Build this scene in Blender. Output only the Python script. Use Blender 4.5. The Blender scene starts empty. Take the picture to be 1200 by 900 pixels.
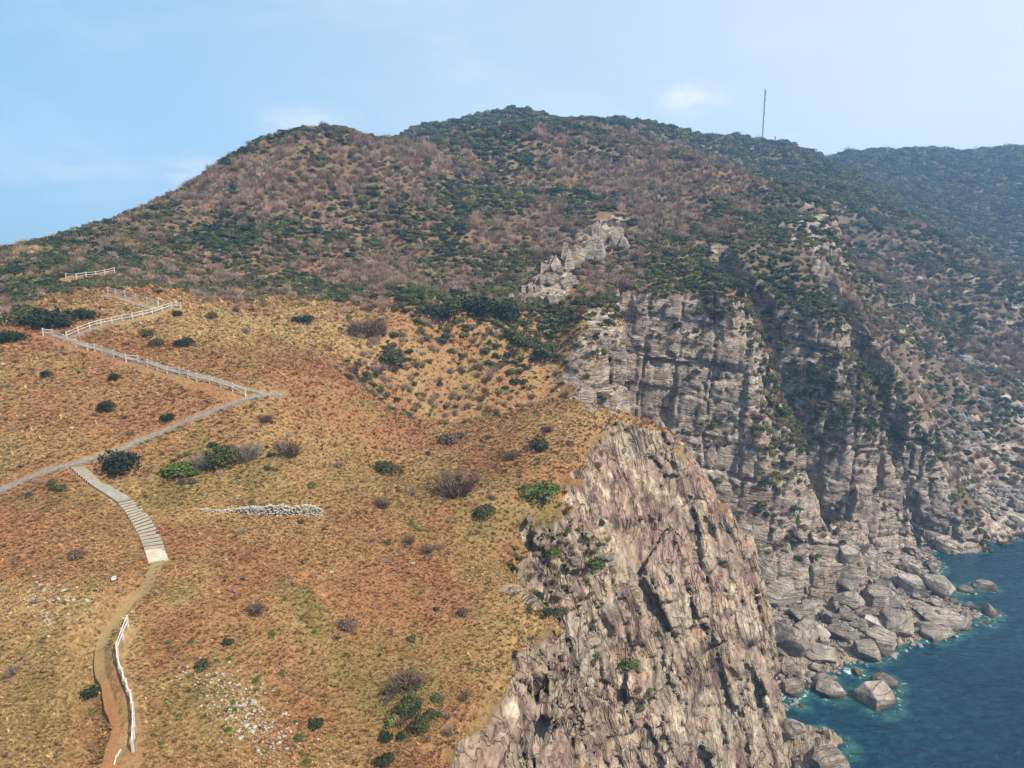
import bpy, math, random
import numpy as np
from mathutils import Vector, Matrix

C = bpy.context
S = C.scene
COL = S.collection
rad = math.radians
random.seed(7)
RNG = np.random.default_rng(7)

# ------------------------------------------------------------------ camera, world, sun, exposure
CAMZ = 80.0
PITCH = 10.0
cam_d = bpy.data.cameras.new('camera')
cam = bpy.data.objects.new('camera', cam_d)
COL.objects.link(cam)
cam.location = (0, 0, CAMZ)
cam.rotation_euler = (rad(90 - PITCH), 0, 0)
cam_d.sensor_width = 36.0
cam_d.lens = 24.0
cam_d.clip_start = 0.5
cam_d.clip_end = 12000
S.camera = cam

SUN_AZ = 127.0      # degrees clockwise from +Y
SUN_EL = 47.0
world = bpy.data.worlds.new('World')
S.world = world
world.use_nodes = True
nt = world.node_tree
nt.nodes.clear()
wo = nt.nodes.new('ShaderNodeOutputWorld')
bg = nt.nodes.new('ShaderNodeBackground')
sky = nt.nodes.new('ShaderNodeTexSky')
sky.sky_type = 'NISHITA'
sky.sun_disc = False
sky.sun_elevation = rad(SUN_EL)
sky.sun_rotation = rad(SUN_AZ)
sky.altitude = 60
sky.air_density = 1.0
sky.dust_density = 0.9
sky.ozone_density = 1.6
bg.inputs['Strength'].default_value = 0.083
# thin clouds: noise on the sky direction flattened to a cloud layer
tc = nt.nodes.new('ShaderNodeTexCoord')
mp = nt.nodes.new('ShaderNodeMapping')
mp.inputs['Scale'].default_value = (1.0, 1.0, 2.6)
cn = nt.nodes.new('ShaderNodeTexNoise')
cn.inputs['Scale'].default_value = 3.1
cn.inputs['Detail'].default_value = 7
cn.inputs['Roughness'].default_value = 0.55
cn.inputs['Distortion'].default_value = 0.3
cr = nt.nodes.new('ShaderNodeMapRange')
cr.inputs['From Min'].default_value = 0.50
cr.inputs['From Max'].default_value = 0.80
cr.inputs['To Max'].default_value = 0.55
nt.links.new(tc.outputs['Generated'], mp.inputs['Vector'])
nt.links.new(mp.outputs['Vector'], cn.inputs['Vector'])
nt.links.new(cn.outputs['Fac'], cr.inputs['Value'])
cr.inputs['To Max'].default_value = 0.35


def _wn(typ, **kw):
    nd = nt.nodes.new(typ)
    for k_, v_ in kw.items():
        setattr(nd, k_, v_)
    return nd


# thin milky veil, whiter on the sunward side
veil = _wn('ShaderNodeMixRGB'); veil.inputs['Fac'].default_value = 0.68
vcol = _wn('ShaderNodeMixRGB'); vcol.inputs['Color1'].default_value = (3.3, 5.8, 7.9, 1); vcol.inputs['Color2'].default_value = (8.6, 9.4, 10.0, 1)
vsep = _wn('ShaderNodeSeparateXYZ'); vmr = _wn('ShaderNodeMapRange')
vmr.inputs['From Min'].default_value = -.55; vmr.inputs['From Max'].default_value = .65
nt.links.new(tc.outputs['Generated'], vsep.inputs[0]); nt.links.new(vsep.outputs['X'], vmr.inputs['Value'])
nt.links.new(vmr.outputs['Result'], vcol.inputs['Fac']); nt.links.new(vcol.outputs['Color'], veil.inputs['Color2'])
nt.links.new(sky.outputs['Color'], veil.inputs['Color1'])
last = _wn('ShaderNodeMixRGB'); last.inputs['Color2'].default_value = (7.8, 8.4, 9.2, 1)
nt.links.new(cr.outputs['Result'], last.inputs['Fac']); nt.links.new(veil.outputs['Color'], last.inputs['Color1'])
# three small cloud puffs low over the hill
cn2 = _wn('ShaderNodeTexNoise'); cn2.inputs['Scale'].default_value = 11.0; cn2.inputs['Detail'].default_value = 6; cn2.inputs['Roughness'].default_value = .6
nt.links.new(mp.outputs['Vector'], cn2.inputs['Vector'])
_c, _s = math.cos(rad(PITCH)), math.sin(rad(PITCH))
for px, py, r_ang, amt in ((225, 210, 5.2, .75), (365, 150, 5.5, .55), (815, 116, 3.6, .9), (85, 205, 6.0, .4), (560, 60, 8.0, .2)):
    u_, v_ = (px - 600) / 800, (450 - py) / 800
    d_ = Vector((u_, _c + v_ * _s, -_s + v_ * _c)).normalized()
    sb = _wn('ShaderNodeVectorMath', operation='SUBTRACT'); sb.inputs[1].default_value = d_
    scl_ = _wn('ShaderNodeVectorMath', operation='MULTIPLY'); scl_.inputs[1].default_value = (1, 1, 2.0)
    ln = _wn('ShaderNodeVectorMath', operation='LENGTH')
    nt.links.new(tc.outputs['Generated'], sb.inputs[0]); nt.links.new(sb.outputs[0], scl_.inputs[0]); nt.links.new(scl_.outputs[0], ln.inputs[0])
    m1 = _wn('ShaderNodeMapRange', interpolation_type='SMOOTHSTEP'); m1.inputs['From Min'].default_value = rad(r_ang); m1.inputs['From Max'].default_value = 0
    nt.links.new(ln.outputs['Value'], m1.inputs['Value'])
    m2 = _wn('ShaderNodeMapRange'); m2.inputs['From Min'].default_value = .40; m2.inputs['From Max'].default_value = .68; m2.inputs['To Max'].default_value = amt
    nt.links.new(cn2.outputs['Fac'], m2.inputs['Value'])
    mm = _wn('ShaderNodeMath', operation='MULTIPLY')
    nt.links.new(m1.outputs['Result'], mm.inputs[0]); nt.links.new(m2.outputs['Result'], mm.inputs[1])
    mx = _wn('ShaderNodeMixRGB'); mx.inputs['Color2'].default_value = (9.0, 9.0, 9.3, 1)
    nt.links.new(mm.outputs[0], mx.inputs['Fac']); nt.links.new(last.outputs['Color'], mx.inputs['Color1'])
    last = mx
cm = last
nt.links.new(cm.outputs['Color'], bg.inputs['Color'])
nt.links.new(bg.outputs['Background'], wo.inputs['Surface'])

sun_d = bpy.data.lights.new('sun', 'SUN')
sun = bpy.data.objects.new('sun', sun_d)
COL.objects.link(sun)
sun_d.energy = 5.0
sun_d.angle = rad(0.5)
sun_d.color = (1.0, 0.94, 0.84)
_sv = Vector((math.sin(rad(SUN_AZ)) * math.cos(rad(SUN_EL)), math.cos(rad(SUN_AZ)) * math.cos(rad(SUN_EL)), math.sin(rad(SUN_EL))))
sun.rotation_euler = _sv.to_track_quat('Z', 'Y').to_euler()
sun.location = (200, -100, 300)

S.view_settings.view_transform = 'Standard'
S.view_settings.look = 'None'
S.view_settings.gamma = 1
S.view_settings.exposure = 0.64
S.view_settings.use_curve_mapping = False
S.render.engine = 'CYCLES'
S.cycles.max_bounces = 6
S.cycles.diffuse_bounces = 3
S.cycles.volume_bounces = 0
S.cycles.use_denoising = True

# ------------------------------------------------------------------ noise in numpy
_G = RNG.normal(size=(65536, 3)).astype(np.float32)
_G /= np.linalg.norm(_G, axis=1, keepdims=True)
_R4 = RNG.random((65536, 4)).astype(np.float32)


def _hash(ix, iy, iz, seed):
    h = ix * 73856093 ^ iy * 19349663 ^ iz * 83492791 ^ (seed * 6542989)
    h ^= h >> 13
    return (h * 1274126177 >> 8) & 0xFFFF


def _perlin(p, seed):
    i = np.floor(p).astype(np.int64)
    f = (p - i).astype(np.float32)
    u = f * f * f * (f * (f * 6 - 15) + 10)
    out = np.zeros(len(p), np.float32)
    for dx in (0, 1):
        wx = u[:, 0] if dx else 1 - u[:, 0]
        for dy in (0, 1):
            wy = u[:, 1] if dy else 1 - u[:, 1]
            for dz in (0, 1):
                wz = u[:, 2] if dz else 1 - u[:, 2]
                g = _G[_hash(i[:, 0] + dx, i[:, 1] + dy, i[:, 2] + dz, seed)]
                d = g[:, 0] * (f[:, 0] - dx) + g[:, 1] * (f[:, 1] - dy) + g[:, 2] * (f[:, 2] - dz)
                out += wx * wy * wz * d
    return out * 1.5


def chunked(fn, p, *a):
    n = len(p)
    if n <= 120000:
        return fn(p, *a)
    return np.concatenate([fn(p[k:k + 120000], *a) for k in range(0, n, 120000)])


def fbm(p, scale, octaves=4, seed=0, rough=0.5):
    """p: (n,3) -> about -1..1"""
    p = np.asarray(p, np.float64) / scale
    amp, tot, out = 1.0, 0.0, 0.0
    for o in range(octaves):
        out = out + amp * chunked(_perlin, p, seed + o * 17)
        tot += amp
        amp *= rough
        p = p * 2.03 + 11.3
    return out / tot


def fbm2(x, y, scale, octaves=4, seed=0, rough=0.5):
    x = np.asarray(x, float); y = np.asarray(y, float)
    sh = np.broadcast(x, y).shape
    p = np.stack([np.broadcast_to(x, sh).ravel(), np.broadcast_to(y, sh).ravel(), np.full(int(np.prod(sh)) if sh else 1, seed * 3.7)], 1)
    return fbm(p, scale, octaves, seed, rough).reshape(sh)


def _voronoi(p, seed):
    """nearest jittered cell: returns (n,5): random value, tilt dot, distance to the second nearest minus nearest, r2, r3"""
    b = np.floor(p - 0.5).astype(np.int64)
    n = len(p)
    d1 = np.full(n, 9.0, np.float32); d2 = np.full(n, 9.0, np.float32)
    hh = np.zeros(n, np.int64)
    dv = np.zeros((n, 3), np.float32)
    for dx in (0, 1):
        for dy in (0, 1):
            for dz in (0, 1):
                c = b + np.array([dx, dy, dz])
                h = _hash(c[:, 0], c[:, 1], c[:, 2], seed)
                v = (p - (c + 0.5 + (_R4[h, :3] - 0.5) * 0.75)).astype(np.float32)
                d = (v * v).sum(1)
                near = d < d1
                d2 = np.where(near, d1, np.minimum(d2, d))
                d1 = np.where(near, d, d1)
                hh = np.where(near, h, hh)
                dv = np.where(near[:, None], v, dv)
    t = (_G[(hh * 31 + 7) & 0xFFFF] * dv).sum(1)
    return np.stack([_R4[hh, 3], t, np.sqrt(d2) - np.sqrt(d1)], 1)


def voronoi(p, seed):
    return chunked(_voronoi, np.asarray(p, np.float64), seed)


def sstep(a, b, x):
    t = np.clip((x - a) / (b - a), 0, 1)
    return t * t * (3 - 2 * t)


# ------------------------------------------------------------------ pixel rays of the photograph (1200x900)
_cp, _sp = math.cos(rad(PITCH)), math.sin(rad(PITCH))


def ray(px, py):
    v = (450 - py) / 800.0
    u = (px - 600) / 800.0
    return np.array([u, _cp + v * _sp, -_sp + v * _cp])


def at(px, py, Y):
    d = ray(px, py)
    return d * (Y / d[1]) + np.array([0, 0, CAMZ])


def project(x, y, z):
    dz = z - CAMZ
    f = y * _cp - dz * _sp
    u = y * _sp + dz * _cp
    return 600 + 800 * x / f, 450 - 800 * u / f


# ------------------------------------------------------------------ the upper surface of the land: control points
SEEN = [
    (130, 890, 41), (0, 890, 42), (300, 890, 43), (420, 890, 44), (510, 870, 45), (-150, 890, 43),
    (0, 750, 50), (150, 730, 51), (300, 750, 51), (450, 750, 55), (560, 760, 56), (-200, 750, 52),
    (180, 655, 59), (0, 650, 60), (330, 650, 62), (480, 650, 66), (600, 690, 62), (640, 720, 61), (550, 660, 66),
    (90, 548, 73), (0, 570, 70), (250, 600, 69), (370, 595, 72), (500, 600, 75), (600, 610, 77), (-250, 560, 75),
    (650, 620, 80), (640, 660, 76), (690, 680, 79), (660, 700, 75), (705, 715, 79), (725, 680, 83), (700, 620, 84), (680, 600, 86), (690, 570, 89), (720, 545, 95),
    (770, 525, 104), (800, 515, 109), (740, 500, 116), (650, 482, 118), (520, 490, 113), (560, 540, 95), (420, 520, 92),
    (300, 460, 88), (200, 500, 82), (400, 450, 100), (460, 480, 108), (100, 470, 85), (0, 500, 80), (0, 400, 103),
    (55, 392, 106), (150, 400, 108), (210, 356, 122), (300, 400, 115), (400, 400, 125), (-250, 430, 100),
    (450, 440, 122), (530, 470, 133), (620, 460, 142), (600, 400, 146), (500, 380, 140), (660, 430, 146), (680, 380, 148),
    (85, 325, 140), (130, 318, 145), (0, 350, 130), (0, 300, 155), (50, 290, 165), (100, 275, 175), (150, 262, 185),
    (200, 245, 196), (250, 222, 208), (300, 188, 222), (340, 165, 232), (370, 159, 238), (410, 160, 246), (450, 170, 262),
    (-250, 330, 150),
    (200, 330, 150), (250, 300, 170), (300, 260, 190), (350, 220, 210), (320, 300, 172), (400, 340, 158), (400, 260, 200),
    (420, 200, 232), (480, 300, 190), (480, 240, 220), (550, 330, 180), (560, 270, 215), (620, 310, 190),
    (480, 168, 285), (550, 158, 310), (620, 148, 330), (680, 150, 345), (740, 160, 355), (780, 185, 350),
    (560, 200, 275), (620, 230, 255), (680, 200, 290), (700, 250, 235), (760, 250, 240), (760, 300, 200), (820, 250, 250),
    (830, 310, 195), (800, 340, 178), (650, 330, 172), (640, 370, 160), (610, 350, 165), (720, 340, 172), (870, 280, 220),
    (850, 200, 300), (860, 340, 174),
    (480, 160, 425), (500, 150, 430), (560, 140, 440), (610, 131, 450), (660, 143, 450), (720, 145, 440), (760, 150, 440), (790, 163, 440),
    (920, 340, 200), (930, 300, 215), (960, 360, 198), (1000, 372, 200), (975, 290, 240), (940, 250, 265), (900, 240, 270),
    (985, 310, 235), (990, 265, 270), (1005, 290, 285), (1012, 330, 265), (1040, 430, 238),
    (1015, 235, 400), (1060, 255, 385), (1120, 290, 370), (1200, 330, 350), (1050, 330, 320), (1100, 400, 280), (1150, 450, 262),
    (1200, 500, 250), (1150, 530, 232), (1200, 580, 216), (1150, 590, 209), (1060, 450, 215), (1085, 468, 205), (1040, 390, 240),
    (1200, 420, 300), (1150, 350, 320), (1200, 632, 191), (1260, 620, 196),
    (820, 164, 520), (860, 163, 530), (880, 170, 535), (900, 168, 540), (925, 170, 545), (945, 182, 540), (960, 186, 560),
    (870, 210, 430), (950, 210, 430), (900, 190, 480), (980, 215, 440),
    (1000, 181, 760), (1050, 180, 770), (1100, 178, 780), (1130, 182, 780), (1160, 178, 790), (1200, 174, 800), (1350, 172, 830), (1600, 180, 850),
    (1000, 205, 620), (1100, 230, 600), (1200, 260, 560), (1120, 270, 500), (1200, 310, 470), (1350, 330, 480), (1400, 400, 420),
]
HID = [  # u, Y, z above the sea
    (-.05, 125, 47), (.06, 128, 42), (.15, 128, 32), (.0, 385, 138), (.15, 400, 138), (-.16, 350, 116),
    (0, 560, 135), (-.25, 500, 110), (-.75, 220, 70), (-.62, 250, 75), (-.5, 290, 80), (-.37, 320, 92), (-.29, 330, 100),
    (-.75, 400, -10), (-.5, 500, -10), (-.25, 650, 20), (-1.2, 220, 50), (-1.2, 100, 58), (-1.1, 60, 54), (-1.1, 40, 48), (-1.3, 400, -10),
    (.66, 420, 75), (.75, 400, 58), (.48, 650, 165), (1.15, 300, 0), (1.2, 220, -4), (.5, 1000, 140), (.75, 1050, 140), (0, 900, 60), (-.6, 900, -10),
    (.75, 165, -6), (1.0, 160, -8), (.3, 600, 150), (.3, 900, 110),
    (-.5, 25, 46), (0, 25, 44), (.1, 45, 42), (.35, 620, 158), (-.14, 28, 45),
]
_ctrl = [at(*s) for s in SEEN] + [np.array([u * Y, Y, z]) for u, Y, z in HID]
_ctrl = np.array(_ctrl)


def _uv(x, y):
    return np.stack([x / y * 1.0, np.log(y) * 0.9], -1)


_cu = _uv(_ctrl[:, 0], _ctrl[:, 1])
_cv = (_ctrl[:, 2] - CAMZ) / _ctrl[:, 1]


def _phi(r2):
    return 0.5 * r2 * np.log(r2 + 1e-12)


_n = len(_cu)
_A = _phi(((_cu[:, None] - _cu[None]) ** 2).sum(-1)) + np.eye(_n) * 2e-4
_P = np.hstack([np.ones((_n, 1)), _cu])
_M = np.block([[_A, _P], [_P.T, np.zeros((3, 3))]])
_W = np.linalg.solve(_M, np.concatenate([_cv, np.zeros(3)]))

# raster of the ratio (z-CAMZ)/Y over (u, lnY)
NU, NV = 640, 560
U0, U1, V0, V1 = -1.5, 1.5, math.log(18.0), math.log(1300.0)
_gu = np.linspace(U0, U1, NU); _gv = np.linspace(V0, V1, NV)
_q = np.stack(np.meshgrid(_gu, _gv * 0.9, indexing='ij'), -1).reshape(-1, 2)
_RAT = np.concatenate([
    _phi(((_q[k:k + 20000, None] - _cu[None]) ** 2).sum(-1)) @ _W[:_n] + _W[_n] + _q[k:k + 20000] @ _W[_n + 1:]
    for k in range(0, len(_q), 20000)]).reshape(NU, NV)


def bilerp(R, a, b):
    a = np.clip(a, 0, R.shape[0] - 1.001); b = np.clip(b, 0, R.shape[1] - 1.001)
    i = a.astype(int); j = b.astype(int); fa = a - i; fb = b - j
    return (R[i, j] * (1 - fa) * (1 - fb) + R[i + 1, j] * fa * (1 - fb) + R[i, j + 1] * (1 - fa) * fb + R[i + 1, j + 1] * fa * fb)


def T0(x, y):
    x = np.asarray(x, float); y = np.maximum(np.asarray(y, float), 18.5)
    r = bilerp(_RAT, (x / y - U0) / (U1 - U0) * (NU - 1), (np.log(y) - V0) / (V1 - V0) * (NV - 1))
    return np.clip(r * y + CAMZ, -12, 260)


# ------------------------------------------------------------------ coast outlines at three heights
FAR = [(900, 100), (900, 1500), (-900, 1500), (-900, -60)]
L0 = [(8, -60), (8, 40), (9, 50), (11, 57), (13, 62), (13, 67), (18, 73), (29, 80), (41, 89), (47, 99), (48, 108), (44, 115), (38, 121), (33, 130), (36, 145),
      (42, 158), (54, 156), (66, 153), (84, 164), (84, 174), (80, 190), (84, 190), (92, 182), (101, 177), (115, 180), (114, 188), (110, 200), (113, 200), (119, 186), (123, 181),
      (134, 181), (138, 187), (144, 190), (150, 178), (200, 170)] + FAR
L1 = [(-4, -60), (-3.5, 40), (-1, 48), (2.5, 55), (6.4, 61.5), (5.6, 66), (1, 70), (1, 74), (5, 79), (12, 83), (20, 88), (31, 97), (38.5, 104), (40, 110), (35, 117), (25, 125), (21, 134),
      (24, 142), (30, 150), (29.5, 172), (31.5, 172), (35, 168), (48, 164), (61, 158.5), (74, 169), (71, 180), (68, 198), (72, 201), (78, 190.5), (93, 182.5), (104, 188),
      (102, 197), (102, 209), (105, 209), (109.5, 196), (113, 189), (122, 194), (127, 208), (150, 190), (200, 180)] + FAR
LR = [(-8.5, -60), (-8.5, 40), (-5.0, 48), (-1.2, 55), (4.4, 62), (3.2, 66), (-.5, 70), (-1, 76), (3, 81), (6.5, 85.5), (8.5, 90), (12.5, 97), (17.5, 105), (26.5, 109.5), (29, 113), (20, 121), (14, 128),
      (15, 138), (20, 143), (26, 150), (28, 172), (31, 172), (34, 171), (47, 168), (58, 164), (67, 173), (65, 184), (63, 206), (69, 207), (77, 193.5), (90, 187), (99, 192), (98, 203),
      (98, 216), (104, 217), (109, 204), (113, 199), (120, 202), (124, 212), (150, 192), (200, 180)] + FAR
L2 = [(-11, -60), (-11, 40), (-8, 48), (-3, 55), (2.4, 62.5), (1.5, 67), (-3, 71), (-4, 77), (1, 82), (4.5, 86.5), (6.5, 91), (9.5, 98), (14, 106), (23, 110), (25, 114), (16, 121), (9, 128), (11, 138), (15, 145),
      (21, 151), (26.5, 176), (29.5, 176), (32.5, 174), (46, 172), (55, 169), (61, 177), (60, 188), (59, 212), (66, 214), (75.5, 196.5), (88, 190), (95, 196), (94, 208),
      (95, 223), (103, 224), (109, 211), (114, 206), (119, 211), (123, 222), (150, 195), (200, 180)] + FAR
ZL = (0.0, 35.0, 52.0, 70.0)
FIELD = [(50, 110), (54, 117), (66, 124), (73, 127), (85, 133), (98, 139), (112, 146), (106, 153), (101, 160), (110, 167), (116, 171), (119, 182),
         (100, 190), (70, 170), (45, 155), (40, 125)]


def sd_poly(x, y, poly):
    """signed distance, positive outside"""
    x = np.asarray(x, np.float64); y = np.asarray(y, np.float64)
    d = np.full(x.shape, 1e18); ins = np.zeros(x.shape, bool)
    n = len(poly)
    for k in range(n):
        ax, ay = poly[k]; bx, by = poly[(k + 1) % n]
        ex, ey = bx - ax, by - ay
        wx, wy = x - ax, y - ay
        t = np.clip((wx * ex + wy * ey) / (ex * ex + ey * ey), 0, 1)
        d = np.minimum(d, (wx - t * ex) ** 2 + (wy - t * ey) ** 2)
        if ay != by:
            c = (ay > y) != (by > y)
            ins ^= c & (x < ex * (y - ay) / (by - ay) + ax)
    d = np.sqrt(d)
    return np.where(ins, -d, d)


GX0, GX1, GY0, GY1, GS = -40.0, 220.0, 10.0, 270.0, 0.5
_ax = np.arange(GX0, GX1 + .1, GS); _ay = np.arange(GY0, GY1 + .1, GS)
_XX, _YY = np.meshgrid(_ax, _ay, indexing='ij')
_SD = [sd_poly(_XX, _YY, L) for L in (L0, L1, LR, L2)]
_SF = sd_poly(_XX, _YY, FIELD)


def samp(R, x, y):
    return bilerp(R, (np.asarray(x, float) - GX0) / GS, (np.asarray(y, float) - GY0) / GS)


def blend_levels(D, z):
    z = np.asarray(z, float)
    out = D[0] + (D[1] - D[0]) * (z - ZL[0]) / (ZL[1] - ZL[0])
    for k in (1, 2):
        t = (z - ZL[k]) / (ZL[k + 1] - ZL[k])
        if k == 2:
            t = np.minimum(t, 1.3)
        out = np.where(z >= ZL[k], D[k] + (D[k + 1] - D[k]) * t, out)
    return out


def coast(x, y, z):
    return blend_levels([samp(R, x, y) for R in _SD], z)


def near_cliff(x, y):
    """metres inland of the L2 outline, 0 at the brink"""
    return -samp(_SD[3], x, y)


def dseg(x, y, P):
    d = np.full(np.broadcast(x, y).shape, 1e9)
    for (ax, ay), (bx, by) in zip(P[:-1], P[1:]):
        ex, ey = bx - ax, by - ay
        t = np.clip(((x - ax) * ex + (y - ay) * ey) / (ex * ex + ey * ey), 0, 1)
        d = np.minimum(d, np.hypot(x - ax - t * ex, y - ay - t * ey))
    return d


RAVINES = [([at(*q)[:2] for q in ((1003, 245, 345), (1004, 285, 292), (1012, 330, 262), (1030, 390, 242), (1050, 440, 228))], 10.0, 7.5),
           ([at(*q)[:2] for q in ((1015, 235, 400), (1060, 255, 385), (1120, 290, 370), (1200, 330, 350))], -1.5, 14.0),
           ([at(*q)[:2] for q in ((880, 235, 285), (890, 290, 235), (905, 340, 205))], 4.0, 9.0),
           ([at(*q)[:2] for q in ((400, 200, 232), (440, 260, 205), (500, 320, 172), (530, 345, 160))], 3.0, 6.0),
           ([at(*q)[:2] for q in ((800, 190, 330), (850, 240, 265), (870, 290, 222))], -3.5, 12.0),
           ([(-3, 74), (3, 75), (10, 77), (16, 78)], 3.2, 6.0),
           ([at(*q)[:2] for q in ((465, 455, 121), (530, 482, 127), (600, 482, 132), (690, 470, 136))], 5.0, 8.0),
           ([at(*q)[:2] for q in ((165, 688, 55.5), (130, 720, 52), (108, 752, 49.5), (104, 800, 46.5), (112, 850, 43.5), (95, 900, 41))], 1.7, 1.3),
           ([at(*q)[:2] for q in ((1110, 300, 350), (1120, 380, 290), (1140, 450, 262))], 4.0, 9.0)]


def T(x, y):
    x = np.asarray(x, float); y = np.asarray(y, float)
    t = T0(x, y)
    hill = sstep(130, 200, y)
    t = t + fbm2(x, y, 9.0, 4, 3) * (0.40 + 0.9 * hill)
    t = t + (fbm2(x, y, 42.0, 3, 9) * 4.2 + fbm2(x, y, 19.0, 2, 10) * 1.6) * sstep(150, 240, y)
    t = t + fbm2(x, y, 2.2, 2, 21) * 0.22
    t = t + fbm2(x, y, 4.2, 3, 23) * .55 * sstep(64, 54, y) * sstep(-8, -16, x)
    if np.size(y):
        for Pr, dep, wid in RAVINES:
            t = t - dep * np.exp(-(dseg(x, y, Pr) / wid) ** 2)
        rt_ = sstep(.30, .42, x / np.maximum(y, 20)) * sstep(200, 240, y)
        t = t + rt_ * 2.2 * fbm2(x, y, 13.0, 4, 33)
    # loose blocks and ledges at the head of the gully between the pillar and the headland
    g = np.exp(-(((x - 5.5) / 7.0) ** 2 + ((y - 81) / 8.0) ** 2))
    t = t + g * (0.9 * fbm2(x, y, 3.0, 3, 31))
    return t


def apron(x, y):
    s = samp(_SF, x, y)
    return np.where(s < 0, -0.13 * s, -0.4 * s) - 0.2 + 0.5 * fbm2(x, y, 5.0, 3, 44)


BLOBS = [  # rock masses at the foot of the cliffs: centre, radii
    ((74, 155.5, 3), (11, 7, 15)), ((64, 154, 2), (9, 6, 11)), ((51, 103, -2), (7, 5, 5)), ((46, 96, 0), (6, 7, 8)), ((90, 178, 0), (10, 6, 10)),
    
]


def solid(x, y, z):
    """rough inside test used for ray hits: negative inside"""
    f = np.maximum(z - T(x, y), coast(x, y, z))
    f = np.minimum(f, z - apron(x, y))
    for (cx, cy, cz), (rx, ry, rz) in BLOBS:
        f = np.minimum(f, (np.sqrt(((x - cx) / rx) ** 2 + ((y - cy) / ry) ** 2 + ((z - cz) / rz) ** 2) - 1) * min(rx, ry, rz))
    return f


def hit(px, py, near=26.0, far=900.0):
    d = ray(px, py)
    Y = np.exp(np.linspace(math.log(near), math.log(far), 1500))
    x = d[0] / d[1] * Y; z = CAMZ + d[2] / d[1] * Y
    f = solid(x, Y, z)
    f = np.minimum(f, z)           # the sea
    k = np.argmax(f < 0)
    if f[k] >= 0:
        return None
    if k > 0:
        t = f[k - 1] / (f[k - 1] - f[k])
        Yh = Y[k - 1] + t * (Y[k] - Y[k - 1])
    else:
        Yh = Y[k]
    return np.array([d[0] / d[1] * Yh, Yh, CAMZ + d[2] / d[1] * Yh])


# ------------------------------------------------------------------ rock displacement field
def _basis(n, up=(0, 0, 1)):
    n = np.array(n, float); n /= np.linalg.norm(n)
    a = np.cross(up, n); a /= np.linalg.norm(a)
    b = np.cross(n, a)
    return np.stack([a, b, n])


B_NEAR = _basis((0.84, -0.36, 0.34))
B_MID = _basis((0.10, -0.22, 1.0), (0, 1, 0))


def strata(p):
    w = sstep(118, 140, p[:, 1] - 0.25 * np.maximum(p[:, 0] - 20, 0))[:, None]
    q1 = p @ B_NEAR.T
    q2 = p @ B_MID.T + np.array([0, 0, 300.0])
    return np.where(w < 0.5, q1, q2), w[:, 0]


def bricks(q, size, seed):
    """random offset per block of a coursed, jointed pattern (courses across q z)"""
    z = q[:, 2] / size[2]
    k = np.floor(z).astype(np.int64)
    zero = np.zeros_like(k)
    hk = _hash(k, zero, zero, seed)
    x = q[:, 0] / size[0] + _R4[hk, 0] * 5; y = q[:, 1] / size[1] + _R4[hk, 1] * 5
    i = np.floor(x).astype(np.int64); j = np.floor(y).astype(np.int64)
    h = _hash(i, j, k, seed + 1)
    e = np.minimum(np.minimum(np.abs(x - np.round(x)) * size[0], np.abs(y - np.round(y)) * size[1]), np.abs(z - np.round(z)) * size[2])
    return np.stack([_R4[h, 0] - .5, _R4[hk, 2] - .5, e], 1)


def _rock_disp(p):
    q, w = strata(p)
    wob = np.stack([fbm(p, 6.0, 2, 60), fbm(p, 6.0, 2, 61), fbm(p, 9.0, 2, 62)], 1)
    far = w > .5
    out = np.zeros(len(p))
    m = ~far
    if m.any():
        qn = q[m] + wob[m] * np.array([.7, .7, .7])
        v1 = voronoi(qn / np.array([11.0, 15.0, 6.0]), 1)
        v2 = voronoi(qn / np.array([4.5, 7.5, 2.2]), 2)
        b0 = bricks(qn, (9.0, 11.0, 3.6), 4)
        b1 = bricks(qn, (4.0, 6.0, 1.5), 5)
        b2 = bricks(qn, (2.2, 2.8, .9), 6)
        d = 1.9 * (v1[:, 0] - .5) + 0.6 * v1[:, 1] + 0.6 * (v2[:, 0] - .5) + 0.35 * v2[:, 1]
        d += 0.6 * np.exp(-(v1[:, 2] / 0.05) ** 2)
        v4 = voronoi((p[m] + wob[m] * .6) / np.array([2.6, 2.6, 3.0]), 11)
        v5 = voronoi((p[m] + wob[m] * .6) / np.array([6.0, 6.0, 5.0]), 12)
        d += .55 * (v4[:, 0] - .5) + .6 * v4[:, 1] + .9 * (v5[:, 0] - .5) + .9 * v5[:, 1] + .5 * np.exp(-(v5[:, 2] / .05) ** 2)
        d += 1.5 * b0[:, 0] + .8 * b0[:, 1] + .9 * b1[:, 0] + .5 * b1[:, 1] + .5 * (b1[:, 2] < .16) + .3 * b2[:, 0] + .22 * b2[:, 1] + .35 * (b0[:, 2] < .2)
        out[m] = d + 1.2 * fbm(p[m], 15.0, 3, 70)
    if far.any():
        qf = q[far] + wob[far] * np.array([.7, .7, .8])
        b0 = bricks(qf, (8.0, 8.0, 23.0), 7)
        b1 = bricks(qf, (4.2, 4.6, 8.5), 8)
        b2 = bricks(qf, (2.6, 2.8, 2.4), 9)
        b3 = bricks(qf, (1.5, 1.6, .9), 10)
        d = 2.3 * b0[:, 0] + .2 * b0[:, 1] + 1.5 * b1[:, 0] + .3 * b1[:, 1] + .55 * b2[:, 0] + .3 * b2[:, 1] + .25 * b3[:, 0] + .12 * b3[:, 1]
        d += .8 * (b0[:, 2] < .35) + .4 * (b1[:, 2] < .25)
        out[far] = d + 1.3 * fbm(p[far], 20.0, 4, 71)
    return out


def rock_disp(p):
    n = len(p)
    return np.concatenate([_rock_disp(p[k:k + 200000]) for k in range(0, n, 200000)]) if n else np.zeros(0)


# ------------------------------------------------------------------ surface nets over the cliffs
def axis(a, b, s0, s1):
    out = [a]
    while out[-1] < b:
        t = (out[-1] - a) / (b - a)
        out.append(out[-1] + s0 + (s1 - s0) * t)
    return np.array(out)


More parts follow.
